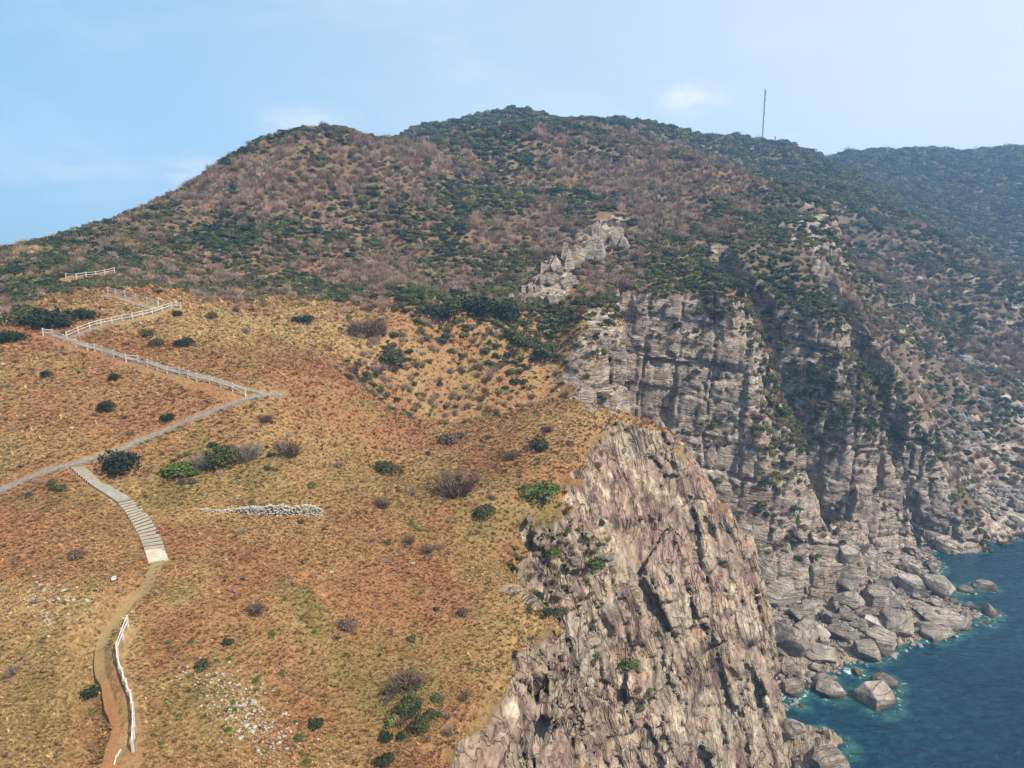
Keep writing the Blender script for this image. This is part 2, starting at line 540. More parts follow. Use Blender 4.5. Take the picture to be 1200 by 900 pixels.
def surface_nets(xs, ys, zs, F):
    In = F < 0
    nx, ny, nz = In.shape
    cnt = np.zeros((nx - 1, ny - 1, nz - 1), np.uint8)
    for a in (0, 1):
        for b in (0, 1):
            for c in (0, 1):
                cnt += In[a:nx - 1 + a, b:ny - 1 + b, c:nz - 1 + c]
    act = (cnt > 0) & (cnt < 8)
    ci, cj, ck = np.nonzero(act)
    idx = np.full(act.shape, -1, np.int32)
    idx[ci, cj, ck] = np.arange(len(ci))
    acc = np.zeros((len(ci), 3)); num = np.zeros(len(ci))
    corners = {}
    for a in (0, 1):
        for b in (0, 1):
            for c in (0, 1):
                corners[a, b, c] = F[ci + a, cj + b, ck + c]
    for (a, b, c) in corners:
        for ax in range(3):
            if (a, b, c)[ax]:
                continue
            e = [a, b, c]; e[ax] = 1
            f0, f1 = corners[a, b, c], corners[tuple(e)]
            m = (f0 < 0) != (f1 < 0)
            t = np.where(m, f0 / np.where(m, f0 - f1, 1), 0)
            off = [np.full(len(ci), float(v)) for v in (a, b, c)]
            off[ax] = t
            for k in range(3):
                acc[:, k] += np.where(m, off[k], 0)
            num += m
    acc /= num[:, None]
    V = np.stack([xs[ci] + acc[:, 0] * (xs[ci + 1] - xs[ci]), ys[cj] + acc[:, 1] * (ys[cj + 1] - ys[cj]), zs[ck] + acc[:, 2] * (zs[ck + 1] - zs[ck])], 1)
    quads = []

    def emit(m, offs):
        i, j, k = np.nonzero(m[0])
        inside = m[1][i, j, k]
        q = np.stack([idx[i + o[0], j + o[1], k + o[2]] for o in offs], 1)
        q = np.where(inside[:, None], q, q[:, ::-1])
        quads.append(q)
    m = In[:-1, 1:-1, 1:-1] != In[1:, 1:-1, 1:-1]
    emit((m, In[:-1, 1:-1, 1:-1]), [(0, 0, 0), (0, 1, 0), (0, 1, 1), (0, 0, 1)])
    m = In[1:-1, :-1, 1:-1] != In[1:-1, 1:, 1:-1]
    emit((m, In[1:-1, :-1, 1:-1]), [(0, 0, 0), (0, 0, 1), (1, 0, 1), (1, 0, 0)])
    m = In[1:-1, 1:-1, :-1] != In[1:-1, 1:-1, 1:]
    emit((m, In[1:-1, 1:-1, :-1]), [(0, 0, 0), (1, 0, 0), (1, 1, 0), (0, 1, 0)])
    return V, np.concatenate(quads)


def mesh_from(name, V, Q, smooth=True):
    me = bpy.data.meshes.new(name)
    V = np.asarray(V, np.float32); Q = np.asarray(Q, np.int32)
    n, m = Q.shape
    me.vertices.add(len(V)); me.vertices.foreach_set('co', V.ravel())
    me.loops.add(n * m); me.loops.foreach_set('vertex_index', Q.ravel())
    me.polygons.add(n)
    me.polygons.foreach_set('loop_start', np.arange(0, n * m, m, dtype=np.int32))
    me.polygons.foreach_set('loop_total', np.full(n, m, np.int32))
    me.polygons.foreach_set('use_smooth', np.full(n, smooth, bool))
    me.update(calc_edges=True)
    return me


def normals_of(me):
    a = np.zeros(len(me.vertices) * 3, np.float32)
    me.vertex_normals.foreach_get('vector', a)
    return a.reshape(-1, 3)


def attr(me, name, typ, data, domain='POINT'):
    at_ = me.attributes.new(name, typ, domain)
    key = {'FLOAT': 'value', 'FLOAT_VECTOR': 'vector', 'FLOAT_COLOR': 'color'}[typ]
    at_.data.foreach_set(key, np.asarray(data, np.float32).ravel())


def tag(o, label=None, cat=None, group=None, kind=None):
    for k, v in (('label', label), ('category', cat), ('group', group), ('kind', kind)):
        if v:
            o[k] = v
    return o


def add(name, me, mat=None, parent=None):
    o = bpy.data.objects.new(name, me)
    COL.objects.link(o)
    if mat is not None and not me.materials:
        me.materials.append(mat)
    if parent is not None:
        o.parent = parent
    return o


def empty(name, loc=(0, 0, 0), rz=0.0):
    o = bpy.data.objects.new(name, None)
    COL.objects.link(o)
    o.location = loc
    o.rotation_euler = (0, 0, rz)
    o.empty_display_size = 0.3
    return o


# ------------------------------------------------------------------ materials
class NT:
    def __init__(self, name):
        self.m = bpy.data.materials.new(name)
        self.m.use_nodes = True
        self.t = self.m.node_tree
        self.t.nodes.clear()
        self.out = self.n('ShaderNodeOutputMaterial')
        self.b = self.n('ShaderNodeBsdfPrincipled')
        self.l(self.b.outputs[0], self.out.inputs['Surface'])

    def n(self, typ, **kw):
        nd = self.t.nodes.new(typ)
        for k, v in kw.items():
            if k.startswith('i_'):
                nd.inputs[k[2:].replace('_', ' ')].default_value = v
            else:
                setattr(nd, k, v)
        return nd

    def l(self, a, b):
        self.t.links.new(a, b)

    def noise(self, vec, scale, detail=4, rough=0.55, dist=0.0):
        nd = self.n('ShaderNodeTexNoise')
        nd.inputs['Scale'].default_value = scale
        nd.inputs['Detail'].default_value = detail
        nd.inputs['Roughness'].default_value = rough
        nd.inputs['Distortion'].default_value = dist
        self.l(vec, nd.inputs['Vector'])
        return nd.outputs['Fac']

    def map(self, val, a, b, c=0.0, d=1.0):
        nd = self.n('ShaderNodeMapRange')
        for k, v in (('From Min', a), ('From Max', b), ('To Min', c), ('To Max', d)):
            nd.inputs[k].default_value = v
        self.l(val, nd.inputs['Value'])
        return nd.outputs['Result']

    def mix(self, fac, c1, c2, mode='MIX'):
        nd = self.n('ShaderNodeMixRGB', blend_type=mode)
        for s, v in (('Fac', fac), ('Color1', c1), ('Color2', c2)):
            if isinstance(v, (int, float)):
                nd.inputs[s].default_value = v
            elif isinstance(v, tuple):
                nd.inputs[s].default_value = (*v, 1)
            else:
                self.l(v, nd.inputs[s])
        return nd.outputs['Color']

    def math(self, op, a, b=None):
        nd = self.n('ShaderNodeMath', operation=op)
        for k, v in enumerate((a, b)):
            if v is None:
                continue
            if isinstance(v, (int, float)):
                nd.inputs[k].default_value = v
            else:
                self.l(v, nd.inputs[k])
        return nd.outputs[0]

    def vscale(self, vec, s):
        nd = self.n('ShaderNodeVectorMath', operation='MULTIPLY')
        self.l(vec, nd.inputs[0])
        nd.inputs[1].default_value = s
        return nd.outputs[0]

    def bump(self, height, strength, dist, normal=None):
        nd = self.n('ShaderNodeBump')
        nd.inputs['Strength'].default_value = strength
        nd.inputs['Distance'].default_value = dist
        self.l(height, nd.inputs['Height'])
        if normal is not None:
            self.l(normal, nd.inputs['Normal'])
        return nd.outputs[0]


def rock_nodes(k, q, tone=None):
    """rock colour and normal from a layered coordinate q (z across the layers)"""
    big = k.noise(k.vscale(q, (.09, .09, .13)), 1.0, 5, .6, .4)
    lay = k.noise(k.vscale(q, (.12, .12, 1.1)), 1.0, 6, .6, .6)
    fine = k.noise(k.vscale(q, (.9, .9, 3.2)), 1.0, 8, .65, .3)
    grit = k.noise(q, 3.5, 6, .65)
    col = k.mix(k.map(big, .36, .62), (.255, .175, .132), (.335, .285, .215))
    pinky = k.noise(k.vscale(q, (.07, .07, .3)), 1.0, 5, .6, .8)
    col = k.mix(k.map(pinky, .50, .64, 0, .75), col, (.265, .165, .135))
    col = k.mix(k.map(lay, .52, .66), col, (.37, .29, .205))
    col = k.mix(k.map(lay, .47, .36), col, (.12, .082, .066))
    pale = k.noise(k.vscale(q, (.25, .25, .6)), 1.0, 6, .62)
    col = k.mix(k.map(pale, .57, .68, 0, .8), col, (.57, .485, .36))
    ochre = k.noise(k.vscale(q, (.16, .2, .2)), 1.3, 4, .6)
    col = k.mix(k.map(ochre, .60, .72, 0, .65), col, (.38, .22, .08))
    dirt = k.noise(q, .22, 7, .68)
    col = k.mix(k.map(dirt, .45, .32, 0, .6), col, (.085, .068, .055))
    col = k.mix(k.map(fine, .30, .72), k.mix(1.0, col, (.50, .46, .44), 'MULTIPLY'), k.mix(1.0, col, (1.45, 1.40, 1.34), 'MULTIPLY'))
    if tone is not None:
        gt = k.mix(k.map(lay, .34, .66), (.265, .22, .185), (.38, .325, .265))
        stain = k.noise(k.vscale(q, (.35, .35, .035)), 1.0, 4, .6)
        gt = k.mix(k.map(stain, .47, .35, 0, .65), gt, (.085, .075, .07))
        warm = k.noise(k.vscale(q, (.06, .06, .04)), 1.0, 4, .6)
        gt = k.mix(k.map(warm, .48, .62, 0, .55), gt, (.33, .235, .165))
        gt = k.mix(k.map(pale, .54, .66, 0, .8), gt, (.50, .45, .38))
        gt = k.mix(k.map(fine, .30, .72), k.mix(1.0, gt, (.55, .53, .52), 'MULTIPLY'), k.mix(1.0, gt, (1.4, 1.36, 1.32), 'MULTIPLY'))
        col = k.mix(k.math('MULTIPLY', tone, .66), col, gt)
    # joints: thin dark lines where a stretched noise crosses its middle
    j1 = k.noise(k.vscale(q, (.05, .07, .85)), 1.0, 3, .55, .25)
    crack = k.map(k.math('ABSOLUTE', k.math('SUBTRACT', j1, .5)), .004, .020)
    j2 = k.noise(k.vscale(q, (.42, .30, .06)), 1.0, 3, .55, .2)
    crack2 = k.map(k.math('ABSOLUTE', k.math('SUBTRACT', j2, .5)), .003, .016)
    cc = k.math('MULTIPLY', crack, k.map(crack2, 0, 1, .35, 1))
    cm_ = k.map(k.noise(q, .12, 4, .6), .42, .58)
    ccv = k.math('MAXIMUM', cc, k.math('SUBTRACT', 1.0, cm_))
    col = k.mix(ccv, k.mix(1.0, col, (.30, .27, .255), 'MULTIPLY'), col)
    h = k.math('ADD', k.math('MULTIPLY', lay, 1.1 if tone is None else k.map(tone, 0, 1, 1.1, .35)), k.math('MULTIPLY', fine, .55))
    h = k.math('ADD', h, k.math('MULTIPLY', crack, .35))
    h = k.math('ADD', h, k.math('MULTIPLY', crack2, .18))
    h = k.math('ADD', h, k.math('MULTIPLY', grit, .16))
    return col, k.bump(h, 1.0, .85)


def mat_land():
    k = NT('land')
    geo = k.n('ShaderNodeNewGeometry')
    pos = geo.outputs['Position']
    q = k.n('ShaderNodeAttribute', attribute_name='strata').outputs['Vector']
    rock = k.n('ShaderNodeAttribute', attribute_name='rock').outputs['Fac']
    tone = k.n('ShaderNodeAttribute', attribute_name='tone').outputs['Fac']
    turf = k.n('ShaderNodeAttribute', attribute_name='turf').outputs['Color']
    rc, rn = rock_nodes(k, q, tone)
    # turf
    n1 = k.noise(pos, 2.4, 6, .7)
    n2 = k.noise(pos, .5, 5, .6)
    tcol = k.mix(k.map(n1, .28, .72), k.mix(1.0, turf, (.45, .42, .40), 'MULTIPLY'), k.mix(1.0, turf, (1.35, 1.35, 1.3), 'MULTIPLY'))
    tcol = k.mix(k.map(n2, .3, .7, 0, .5), tcol, k.mix(1.0, tcol, (.7, .66, .6), 'MULTIPLY'))
    tn = k.bump(n1, .8, .35)
    # lichen-green stain on ledges
    edge = k.noise(pos, .9, 5, .65)
    m = k.map(k.math('ADD', rock, k.math('MULTIPLY', k.math('SUBTRACT', edge, .5), .9)), .40, .60)
    col = k.mix(m, tcol, rc)
    nm = k.n('ShaderNodeMixRGB')
    k.l(m, nm.inputs['Fac']); k.l(tn, nm.inputs['Color1']); k.l(rn, nm.inputs['Color2'])
    k.l(col, k.b.inputs['Base Color'])
    k.l(nm.outputs[0], k.b.inputs['Normal'])
    k.b.inputs['Roughness'].default_value = .9
    k.b.inputs['Specular IOR Level'].default_value = .2
    return k.m


def mat_boulder():
    k = NT('boulder_rock')
    tc = k.n('ShaderNodeTexCoord')
    oi = k.n('ShaderNodeObjectInfo')
    add_ = k.n('ShaderNodeVectorMath', operation='ADD')
    k.l(tc.outputs['Object'], add_.inputs[0])
    off = k.n('ShaderNodeCombineXYZ')
    for a in range(3):
        k.l(k.math('MULTIPLY', oi.outputs['Random'], 57.0 + a * 31), off.inputs[a])
    k.l(off.outputs[0], add_.inputs[1])
    q = k.vscale(add_.outputs[0], (5., 5., 5.))
    c, n = rock_nodes(k, q)
    grey = k.mix(k.map(oi.outputs['Random'], 0, 1), (.50, .44, .36), (.20, .175, .155))
    c = k.mix(.5, c, grey)
    st_ = k.noise(q, .16, 6, .65, .5)
    c = k.mix(k.map(st_, .50, .36, 0, .75), c, (.085, .07, .058))
    c = k.mix(k.map(st_, .56, .66, 0, .6), c, (.56, .50, .42))
    # dark wet band just above the water
    geo = k.n('ShaderNodeNewGeometry')
    sep = k.n('ShaderNodeSeparateXYZ'); k.l(geo.outputs['Position'], sep.inputs[0])
    wn = k.noise(geo.outputs['Position'], .5, 3)
    wet = k.map(k.math('ADD', sep.outputs['Z'], k.math('MULTIPLY', wn, -1.6)), -.6, .5)
    c = k.mix(wet, k.mix(1.0, c, (.42, .36, .27), 'MULTIPLY'), c)
    k.l(c, k.b.inputs['Base Color']); k.l(n, k.b.inputs['Normal'])
    k.b.inputs['Roughness'].default_value = .85
    k.b.inputs['Specular IOR Level'].default_value = .25
    return k.m


def mat_water():
    k = NT('sea_water')
    geo = k.n('ShaderNodeNewGeometry')
    pos = geo.outputs['Position']
    sh = k.n('ShaderNodeAttribute', attribute_name='shore').outputs['Fac']   # metres to the nearest land
    big = k.noise(k.vscale(pos, (.03, .05, 1)), 1.0, 4, .55, .6)
    dn = k.math('ADD', sh, k.math('MULTIPLY', k.math('SUBTRACT', big, .5), 26.0))
    col = k.mix(k.map(dn, 3, 30), (.003, .032, .054), (.0012, .0115, .038))
    col = k.mix(k.map(sh, .2, 2.2), (.030, .10, .085), col)
    w1 = k.noise(k.vscale(pos, (.5, .85, 1)), 1.0, 5, .6, .5)
    w2 = k.noise(k.vscale(pos, (.16, .3, 1)), 1.0, 3, .5, .5)
    col = k.mix(k.map(w1, .35, .7), k.mix(1., col, (.5, .56, .64), 'MULTIPLY'), k.mix(1., col, (1.6, 1.45, 1.3), 'MULTIPLY'))
    f1 = k.noise(pos, .55, 7, .68, 1.2)
    fo = k.math('MULTIPLY', k.map(k.math('ADD', f1, k.map(sh, 0, 3.0, .05, -.2)), .57, .68), .8)
    col = k.mix(fo, col, (.75, .80, .82))
    h = k.math('ADD', k.math('MULTIPLY', w1, .6), k.math('MULTIPLY', w2, 1.0))
    k.l(k.bump(h, .85, .8), k.b.inputs['Normal'])
    k.l(col, k.b.inputs['Base Color'])
    k.l(k.math('ADD', k.math('MULTIPLY', fo, .5), .13), k.b.inputs['Roughness'])
    k.b.inputs['IOR'].default_value = 1.33
    k.b.inputs['Specular IOR Level'].default_value = .35
    return k.m


def mat_plain(name, col, rough=.85, var=.25, scale=3.0, bump=.2):
    k = NT(name)
    tc = k.n('ShaderNodeNewGeometry')
    n = k.noise(tc.outputs['Position'], scale, 5, .6)
    n2 = k.noise(tc.outputs['Position'], scale * 7, 4, .6)
    lo = tuple(c * (1 - var) for c in col); hi = tuple(min(1, c * (1 + var)) for c in col)
    c = k.mix(k.map(n, .3, .7), lo, hi)
    c = k.mix(k.map(n2, .35, .65, 0, .5), c, k.mix(1., c, (.78, .76, .74), 'MULTIPLY'))
    k.l(c, k.b.inputs['Base Color'])
    k.b.inputs['Roughness'].default_value = rough
    if bump:
        k.l(k.bump(n2, bump, .03), k.b.inputs['Normal'])
    return k.m


M_LAND = mat_land()
M_BOULDER = mat_boulder()
M_WATER = mat_water()
#@@STRUCTURE
# ------------------------------------------------------------------ turf colour: a property of the vegetation, a function of place
def spot(x, y, cx, cy, r):
    return np.exp(-(((x - cx) ** 2 + (y - cy) ** 2) / (r * r)))


TURF_SPOTS = [  # place (as seen from the drone), extent, 0 rust 1 straw 2 olive 3 pale straw, amount
    (100, 480, 120, 60, 0, .7), (60, 620, 90, 50, 0, .7), (330, 640, 110, 50, 0, .6), (480, 720, 90, 40, 0, .6), (650, 520, 90, 20, 0, .7), (400, 520, 80, 40, 0, .4),
    (320, 380, 130, 30, 3, .7), (480, 420, 60, 40, 1, .6), (50, 585, 70, 16, 2, .6), (270, 560, 110, 30, 2, .7), (590, 590, 120, 30, 2, .6), (430, 800, 90, 60, 2, .6),
    (50, 830, 80, 70, 2, .45), (230, 820, 90, 70, 2, .35), (150, 760, 30, 60, 3, .6), (220, 690, 50, 40, 3, .4), (500, 560, 70, 30, 2, .5), (640, 640, 50, 40, 2, .8), (330, 460, 50, 20, 1, .5), (60, 710, 50, 20, 3, .5)]


def turf_colour(x, y):
    x = np.asarray(x, float); y = np.asarray(y, float)
    a = fbm2(x, y, 16.0, 4, 81)
    b = fbm2(x, y, 5.0, 4, 82)
    c = fbm2(x, y, 1.6, 3, 83)
    rust = np.array([.28, .138, .064]); straw = np.array([.335, .215, .092]); olive = np.array([.155, .125, .040]); dark = np.array([.10, .062, .034])
    w = sstep(-.35, .35, a + .5 * b)[..., None]
    col = rust * (1 - w) + straw * w
    w = (sstep(.12, .5, b + .35 * c) * .75)[..., None]
    col = col * (1 - w) + olive * w
    w = (sstep(.25, .6, c - .3 * b) * .45)[..., None]
    col = col * (1 - w) + dark * w
    px, py = project(x, y, T0(x, y))
    for cx, cy, rx, ry, kind, wt in TURF_SPOTS:
        w = (wt * np.exp(-(((px - cx) / rx) ** 2 + ((py - cy) / ry) ** 2)) * sstep(-.6, .3, b + .5 * c))[..., None]
        col = col * (1 - w) + (rust, straw, olive, np.array([.40, .29, .13]))[kind] * w
    # the hill: brown litter under the scrub
    w = (sstep(150, 180, y) * (.7 + .25 * sstep(.28, .36, x / np.maximum(y, 20))))[..., None]
    col = col * (1 - w) + np.array([.135, .098, .066]) * w
    return col


BRINK = [(700, 556, 36, 10), (742, 532, 36, 11), (782, 517, 26, 7), (692, 612, 16, 22), (676, 585, 26, 8), (628, 704, 16, 10), (606, 690, 20, 6),
         (660, 660, 30, 24), (700, 660, 26, 30), (640, 690, 18, 24), (735, 560, 20, 16),
         (706, 378, 26, 26), (724, 440, 30, 50), (690, 462, 20, 26), (672, 440, 14, 16)]


def brink(x, y, z):
    px, py = project(x, np.maximum(y, 5), z)
    m = np.zeros(len(px))
    for cx, cy, rx, ry in BRINK:
        m = np.maximum(m, np.exp(-((px - cx) / rx) ** 2 - ((py - cy) / ry) ** 2))
    return sstep(.38, .62, m + .55 * fbm2(x, y, 3.4, 3, 97)) * ((y < 116) | ((y > 132) & (px > 655))) * (x > -14)


def finish_land(o, me, V, rockboost=None):
    N = normals_of(me)
    slope = 1 - N[:, 2]
    q, w = strata(V.astype(float))
    sl = slope + .18 * fbm(V, 7.0, 3, 90)
    far = sstep(150, 260, V[:, 1])
    drop = T(V[:, 0], V[:, 1]) - V[:, 2]
    cl = sstep(.6, 3.0, drop)
    rock = sstep(.34, .55, sl - .14 * far * (V[:, 2] > 40) - .12 * (1 - cl))
    wr = np.maximum(sstep(9, 16, V[:, 0] + 4 * fbm(V, 5.0, 3, 98)), sstep(148, 156, V[:, 1]))
    rock = np.maximum(rock, cl * (V[:, 1] < 116))
    rock = np.maximum(rock * np.maximum(cl, wr), brink(V[:, 0], V[:, 1], V[:, 2]))
    rock = np.maximum(rock, cl * sstep(.02, .16, sl + .25 * fbm(V, 11.0, 3, 92)))
    scr = sstep(.40, .47, V[:, 0] / np.maximum(V[:, 1], 20)) * sstep(420, 300, V[:, 1]) * sstep(195, 205, V[:, 1])
    rock = np.maximum(rock, scr * sstep(.02, .32, fbm(V, 10.0, 4, 93) + .3 * sstep(40, 8, V[:, 2])))
    vx, vy = project(V[:, 0], np.maximum(V[:, 1], 5), V[:, 2])
    for cx, cy, rx, ry in ((690, 290, 40, 26), (645, 330, 40, 24), (720, 268, 26, 18), (955, 270, 40, 34), (620, 345, 24, 14)):
        rock = np.maximum(rock, (V[:, 1] > 140) * sstep(.35, .75, np.exp(-((vx - cx) / rx) ** 2 - ((vy - cy) / ry) ** 2) + .35 * fbm(V, 4.0, 3, 95)))
    # pebbly shore and apron are rock
    rock = np.maximum(rock, sstep(9, 5, V[:, 2] + 2 * fbm(V, 8.0, 2, 91)))
    attr(me, 'strata', 'FLOAT_VECTOR', q)
    attr(me, 'rock', 'FLOAT', rock)
    attr(me, 'tone', 'FLOAT', w)
    tc_ = turf_colour(V[:, 0], V[:, 1])
    tc_ = tc_ * (1 - cl[:, None] * .85) + np.array([.085, .085, .032]) * cl[:, None] * .85
    attr(me, 'turf', 'FLOAT_COLOR', np.concatenate([tc_, np.ones((len(V), 1))], 1))
    tag(o, kind='structure')
    return rock, N


xs = axis(-14.0, 142.0, .40, .55)
ys = axis(36.0, 246.0, .36, .80)
zs = axis(-3.0, 118.0, .40, .60)
_X2, _Y2 = np.meshgrid(xs, ys, indexing='ij')
_T2 = T(_X2, _Y2).astype(np.float32)
_A2 = apron(_X2, _Y2).astype(np.float32)
_s = [samp(R, _X2, _Y2).astype(np.float32) for R in _SD]
F = np.empty((len(xs), len(ys), len(zs)), np.float32)
for kz, z in enumerate(zs):
    c_ = blend_levels(_s, z)
    F[:, :, kz] = c_
ti = np.nonzero((np.abs(F) < 5.2) & (zs[None, None, :] < _T2[:, :, None] + 1.2))
pp = np.stack([xs[ti[0]], ys[ti[1]], zs[ti[2]]], 1)
print('cliff samples', len(pp))
F[ti] += rock_disp(pp)
k_ = 1.2
G = zs[None, None, :].astype(np.float32) - _T2[:, :, None]
h_ = np.maximum(k_ - np.abs(F - G), 0) / k_
F = np.maximum(F, G) + h_ * h_ * k_ * .25
del h_, G
F = np.minimum(F, zs[None, None, :].astype(np.float32) - _A2[:, :, None])
for (cx, cy, cz), (rx, ry, rz) in BLOBS:
    i0, i1 = np.searchsorted(xs, (cx - rx * 1.5, cx + rx * 1.5)); j0, j1 = np.searchsorted(ys, (cy - ry * 1.5, cy + ry * 1.5)); k1 = np.searchsorted(zs, cz + rz * 1.5)
    g = np.stack(np.meshgrid(xs[i0:i1], ys[j0:j1], zs[:k1], indexing='ij'), -1)
    e = (np.sqrt((((g - (cx, cy, cz)) / (rx, ry, rz)) ** 2).sum(-1)) - 1) * min(rx, ry, rz)
    sh = e.shape
    e = e + (rock_disp(g.reshape(-1, 3)) * .7).reshape(sh)
    F[i0:i1, j0:j1, :k1] = np.minimum(F[i0:i1, j0:j1, :k1], e)
for (px, py, Y), r in (((846, 628, 107), 2.6), ((846, 645, 106.5), 2.4)):
    c = at(px, py, Y)
    i0, i1 = np.searchsorted(xs, (c[0] - r * 1.4, c[0] + r * 1.4)); j0, j1 = np.searchsorted(ys, (c[1] - r * 1.4, c[1] + r * 1.4)); k0, k1 = np.searchsorted(zs, (c[2] - r * 1.6, c[2] + r * 1.6))
    g = np.stack(np.meshgrid(xs[i0:i1], ys[j0:j1], zs[k0:k1], indexing='ij'), -1)
    F[i0:i1, j0:j1, k0:k1] = np.maximum(F[i0:i1, j0:j1, k0:k1], r - np.linalg.norm((g - c) / (1, 1, 1.2), axis=-1))
NV_, NQ_ = surface_nets(xs, ys, zs, F)
del F
print('net', len(NV_), len(NQ_))
me = mesh_from('cliff_land', NV_, NQ_)
land = add('cliff_terrain', me, M_LAND)
NROCK, NNORM = finish_land(land, me, NV_)


def grid_mesh(name, X, Y, Z):
    nu, nv = X.shape
    V = np.stack([X.ravel(), Y.ravel(), Z.ravel()], 1)
    i, j = np.meshgrid(np.arange(nu - 1), np.arange(nv - 1), indexing='ij')
    a = (i * nv + j).ravel()
    Q = np.stack([a, a + nv, a + nv + 1, a + 1], 1)
    me = mesh_from(name, V, Q)
    o = add(name, me, M_LAND)
    return o, me, V


# west plateau
yy = axis(20.0, 247.0, .33, .9)
uu = np.linspace(0, 1, 330) ** 1.0
Yg = np.broadcast_to(yy[None, :], (len(uu), len(yy)))
Xg = -13.6 - uu[:, None] * (0.95 * yy[None, :] + 15)
Xg = Xg[::-1]
o, me, V = grid_mesh('grassy_hill', Xg, Yg, T(Xg, Yg))
finish_land(o, me, V)
# beneath the drone
xx = np.arange(-14.5, 8, .5); yy = np.arange(8.0, 36.8, .5)
Xg, Yg = np.meshgrid(xx, yy, indexing='ij')
o, me, V = grid_mesh('near_ground', Xg, Yg, T(Xg, Yg)); finish_land(o, me, V)
# far hills
yy = np.exp(np.linspace(math.log(245.2), math.log(1150), 520)); uu = np.linspace(-1.1, 1.25, 760)
Xg = uu[:, None] * yy[None, :]; Yg = np.broadcast_to(yy[None, :], Xg.shape)
o, me, V = grid_mesh('far_hills', Xg, Yg, T(Xg, Yg)); finish_land(o, me, V)
# shore east of the last cliff
xx = np.linspace(141.2, 330, 240); yy = np.arange(150.0, 247.0, .9)
Xg, Yg = np.meshgrid(xx, yy, indexing='ij')
o, me, V = grid_mesh('east_shore', Xg, Yg, T(Xg, Yg)); finish_land(o, me, V)

# the sea
def sea():
    xx = np.concatenate([[-1500, -800, -200, -50], np.arange(0, 260, 1.2), np.linspace(262, 420, 40), [600, 1000, 1500]])
    yy = np.concatenate([[-1200, -600, -100, 0], np.arange(30, 260, 1.2), [300, 400, 700, 1500]])
    Xg, Yg = np.meshgrid(xx, yy, indexing='ij')
    o, me, V = grid_mesh('sea_water', Xg, Yg, np.zeros(Xg.shape))
    me.materials.clear(); me.materials.append(M_WATER)
    d = np.full(len(V), 60.0)
    lx, ly = np.meshgrid(np.arange(0, 300, 1.5), np.arange(30, 262, 1.5), indexing='ij')
    wet = (solid(lx, ly, np.full(lx.shape, .1)) < 0)
    L = np.stack([lx[wet], ly[wet]], 1)
    near = np.nonzero((V[:, 0] > -30) & (V[:, 0] < 310) & (V[:, 1] > 20) & (V[:, 1] < 270))[0]
    # distance by repeated grid spreading: brute force in chunks against shore cells only
    w = wet
    edge = w & ~(np.roll(w, 1, 0) & np.roll(w, -1, 0) & np.roll(w, 1, 1) & np.roll(w, -1, 1))
    E = np.stack([lx[edge], ly[edge]], 1).astype(np.float32)
    B = []
    for o_ in COL.objects:
        if o_.name.startswith('boulder') and o_.location.z < 4 and o_.location.y > 80:
            r_b = o_.scale.x * .75
            B += [(o_.location.x + math.cos(a_) * r_b, o_.location.y + math.sin(a_) * r_b) for a_ in np.linspace(0, 6.28, 9)[:-1]]
    E = np.concatenate([E, np.array(B, np.float32)])
    for k in range(0, len(near), 4000):
        v = V[near[k:k + 4000], :2].astype(np.float32)
        d[near[k:k + 4000]] = np.sqrt(((v[:, None] - E[None]) ** 2).sum(-1).min(1))
    attr(me, 'shore', 'FLOAT', np.minimum(d, 60))
    tag(o, kind='structure')


# heights of the finished cliff mesh, for standing plants on it
RZ = np.full((315, 425), -99.0)
_i = np.clip(((NV_[:, 0] + 14) / .5).astype(int), 0, 314); _j = np.clip(((NV_[:, 1] - 36) / .5).astype(int), 0, 424)
np.maximum.at(RZ, (_i, _j), NV_[:, 2])
for _ in range(2):
    _h = RZ < -50
    RZ[_h] = np.maximum.reduce([np.roll(RZ, 1, 0), np.roll(RZ, -1, 0), np.roll(RZ, 1, 1), np.roll(RZ, -1, 1)])[_h]


def NETTOP(x, y):
    """top of the cliff mesh where it exists, else the land surface"""
    innet = (x > -13.5) & (x < 140) & (y > 37) & (y < 244)
    r = RZ[np.clip(((x + 14) / .5).astype(int), 0, 314), np.clip(((y - 36) / .5).astype(int), 0, 424)]
    return np.where(innet, r, T(x, y))


# ------------------------------------------------------------------ helpers for things
class MB:
    """collects simple shapes and links them as one mesh"""
    def __init__(self):
        self.v = []; self.f = []

    def raw(self, v, f):
        o = len(self.v)
        self.v += [tuple(p) for p in v]
        self.f += [tuple(i + o for i in q) for q in f]

    def bar(self, a, b, w, h, up=(0, 0, 1), taper=1.0):
        a = Vector(a); b = Vector(b); d = (b - a).normalized()
        u = Vector(up)
        if abs(d.dot(u)) > .98:
            u = Vector((0, 1, 0))
        s = d.cross(u).normalized(); t = s.cross(d)
        P = []
        for c, k in ((a, 1.0), (b, taper)):
            for i, j in ((-1, -1), (1, -1), (1, 1), (-1, 1)):
                P.append(c + s * (i * w * k / 2) + t * (j * h * k / 2))
        self.raw(P, [(3, 2, 1, 0), (4, 5, 6, 7), (0, 1, 5, 4), (1, 2, 6, 5), (2, 3, 7, 6), (3, 0, 4, 7)])

    def build(self, name, mat, parent=None, smooth=False):
        me = bpy.data.meshes.new(name)
        me.from_pydata(self.v, [], self.f)
        me.update()
        if smooth:
            me.polygons.foreach_set('use_smooth', [True] * len(me.polygons))
        return add(name, me, mat, parent)


def ground(x, y):
    return float(T(np.array([x]), np.array([y]))[0])


def polyline(pts, step):
    """resample a 3D polyline on the ground every step metres (plan distance)"""
    P = np.array([p[:2] for p in pts])
    L = np.concatenate([[0], np.cumsum(np.linalg.norm(np.diff(P, axis=0), axis=1))])
    n = max(2, int(round(L[-1] / step)) + 1)
    s = np.linspace(0, L[-1], n)
    return np.stack([np.interp(s, L, P[:, 0]), np.interp(s, L, P[:, 1])], 1)


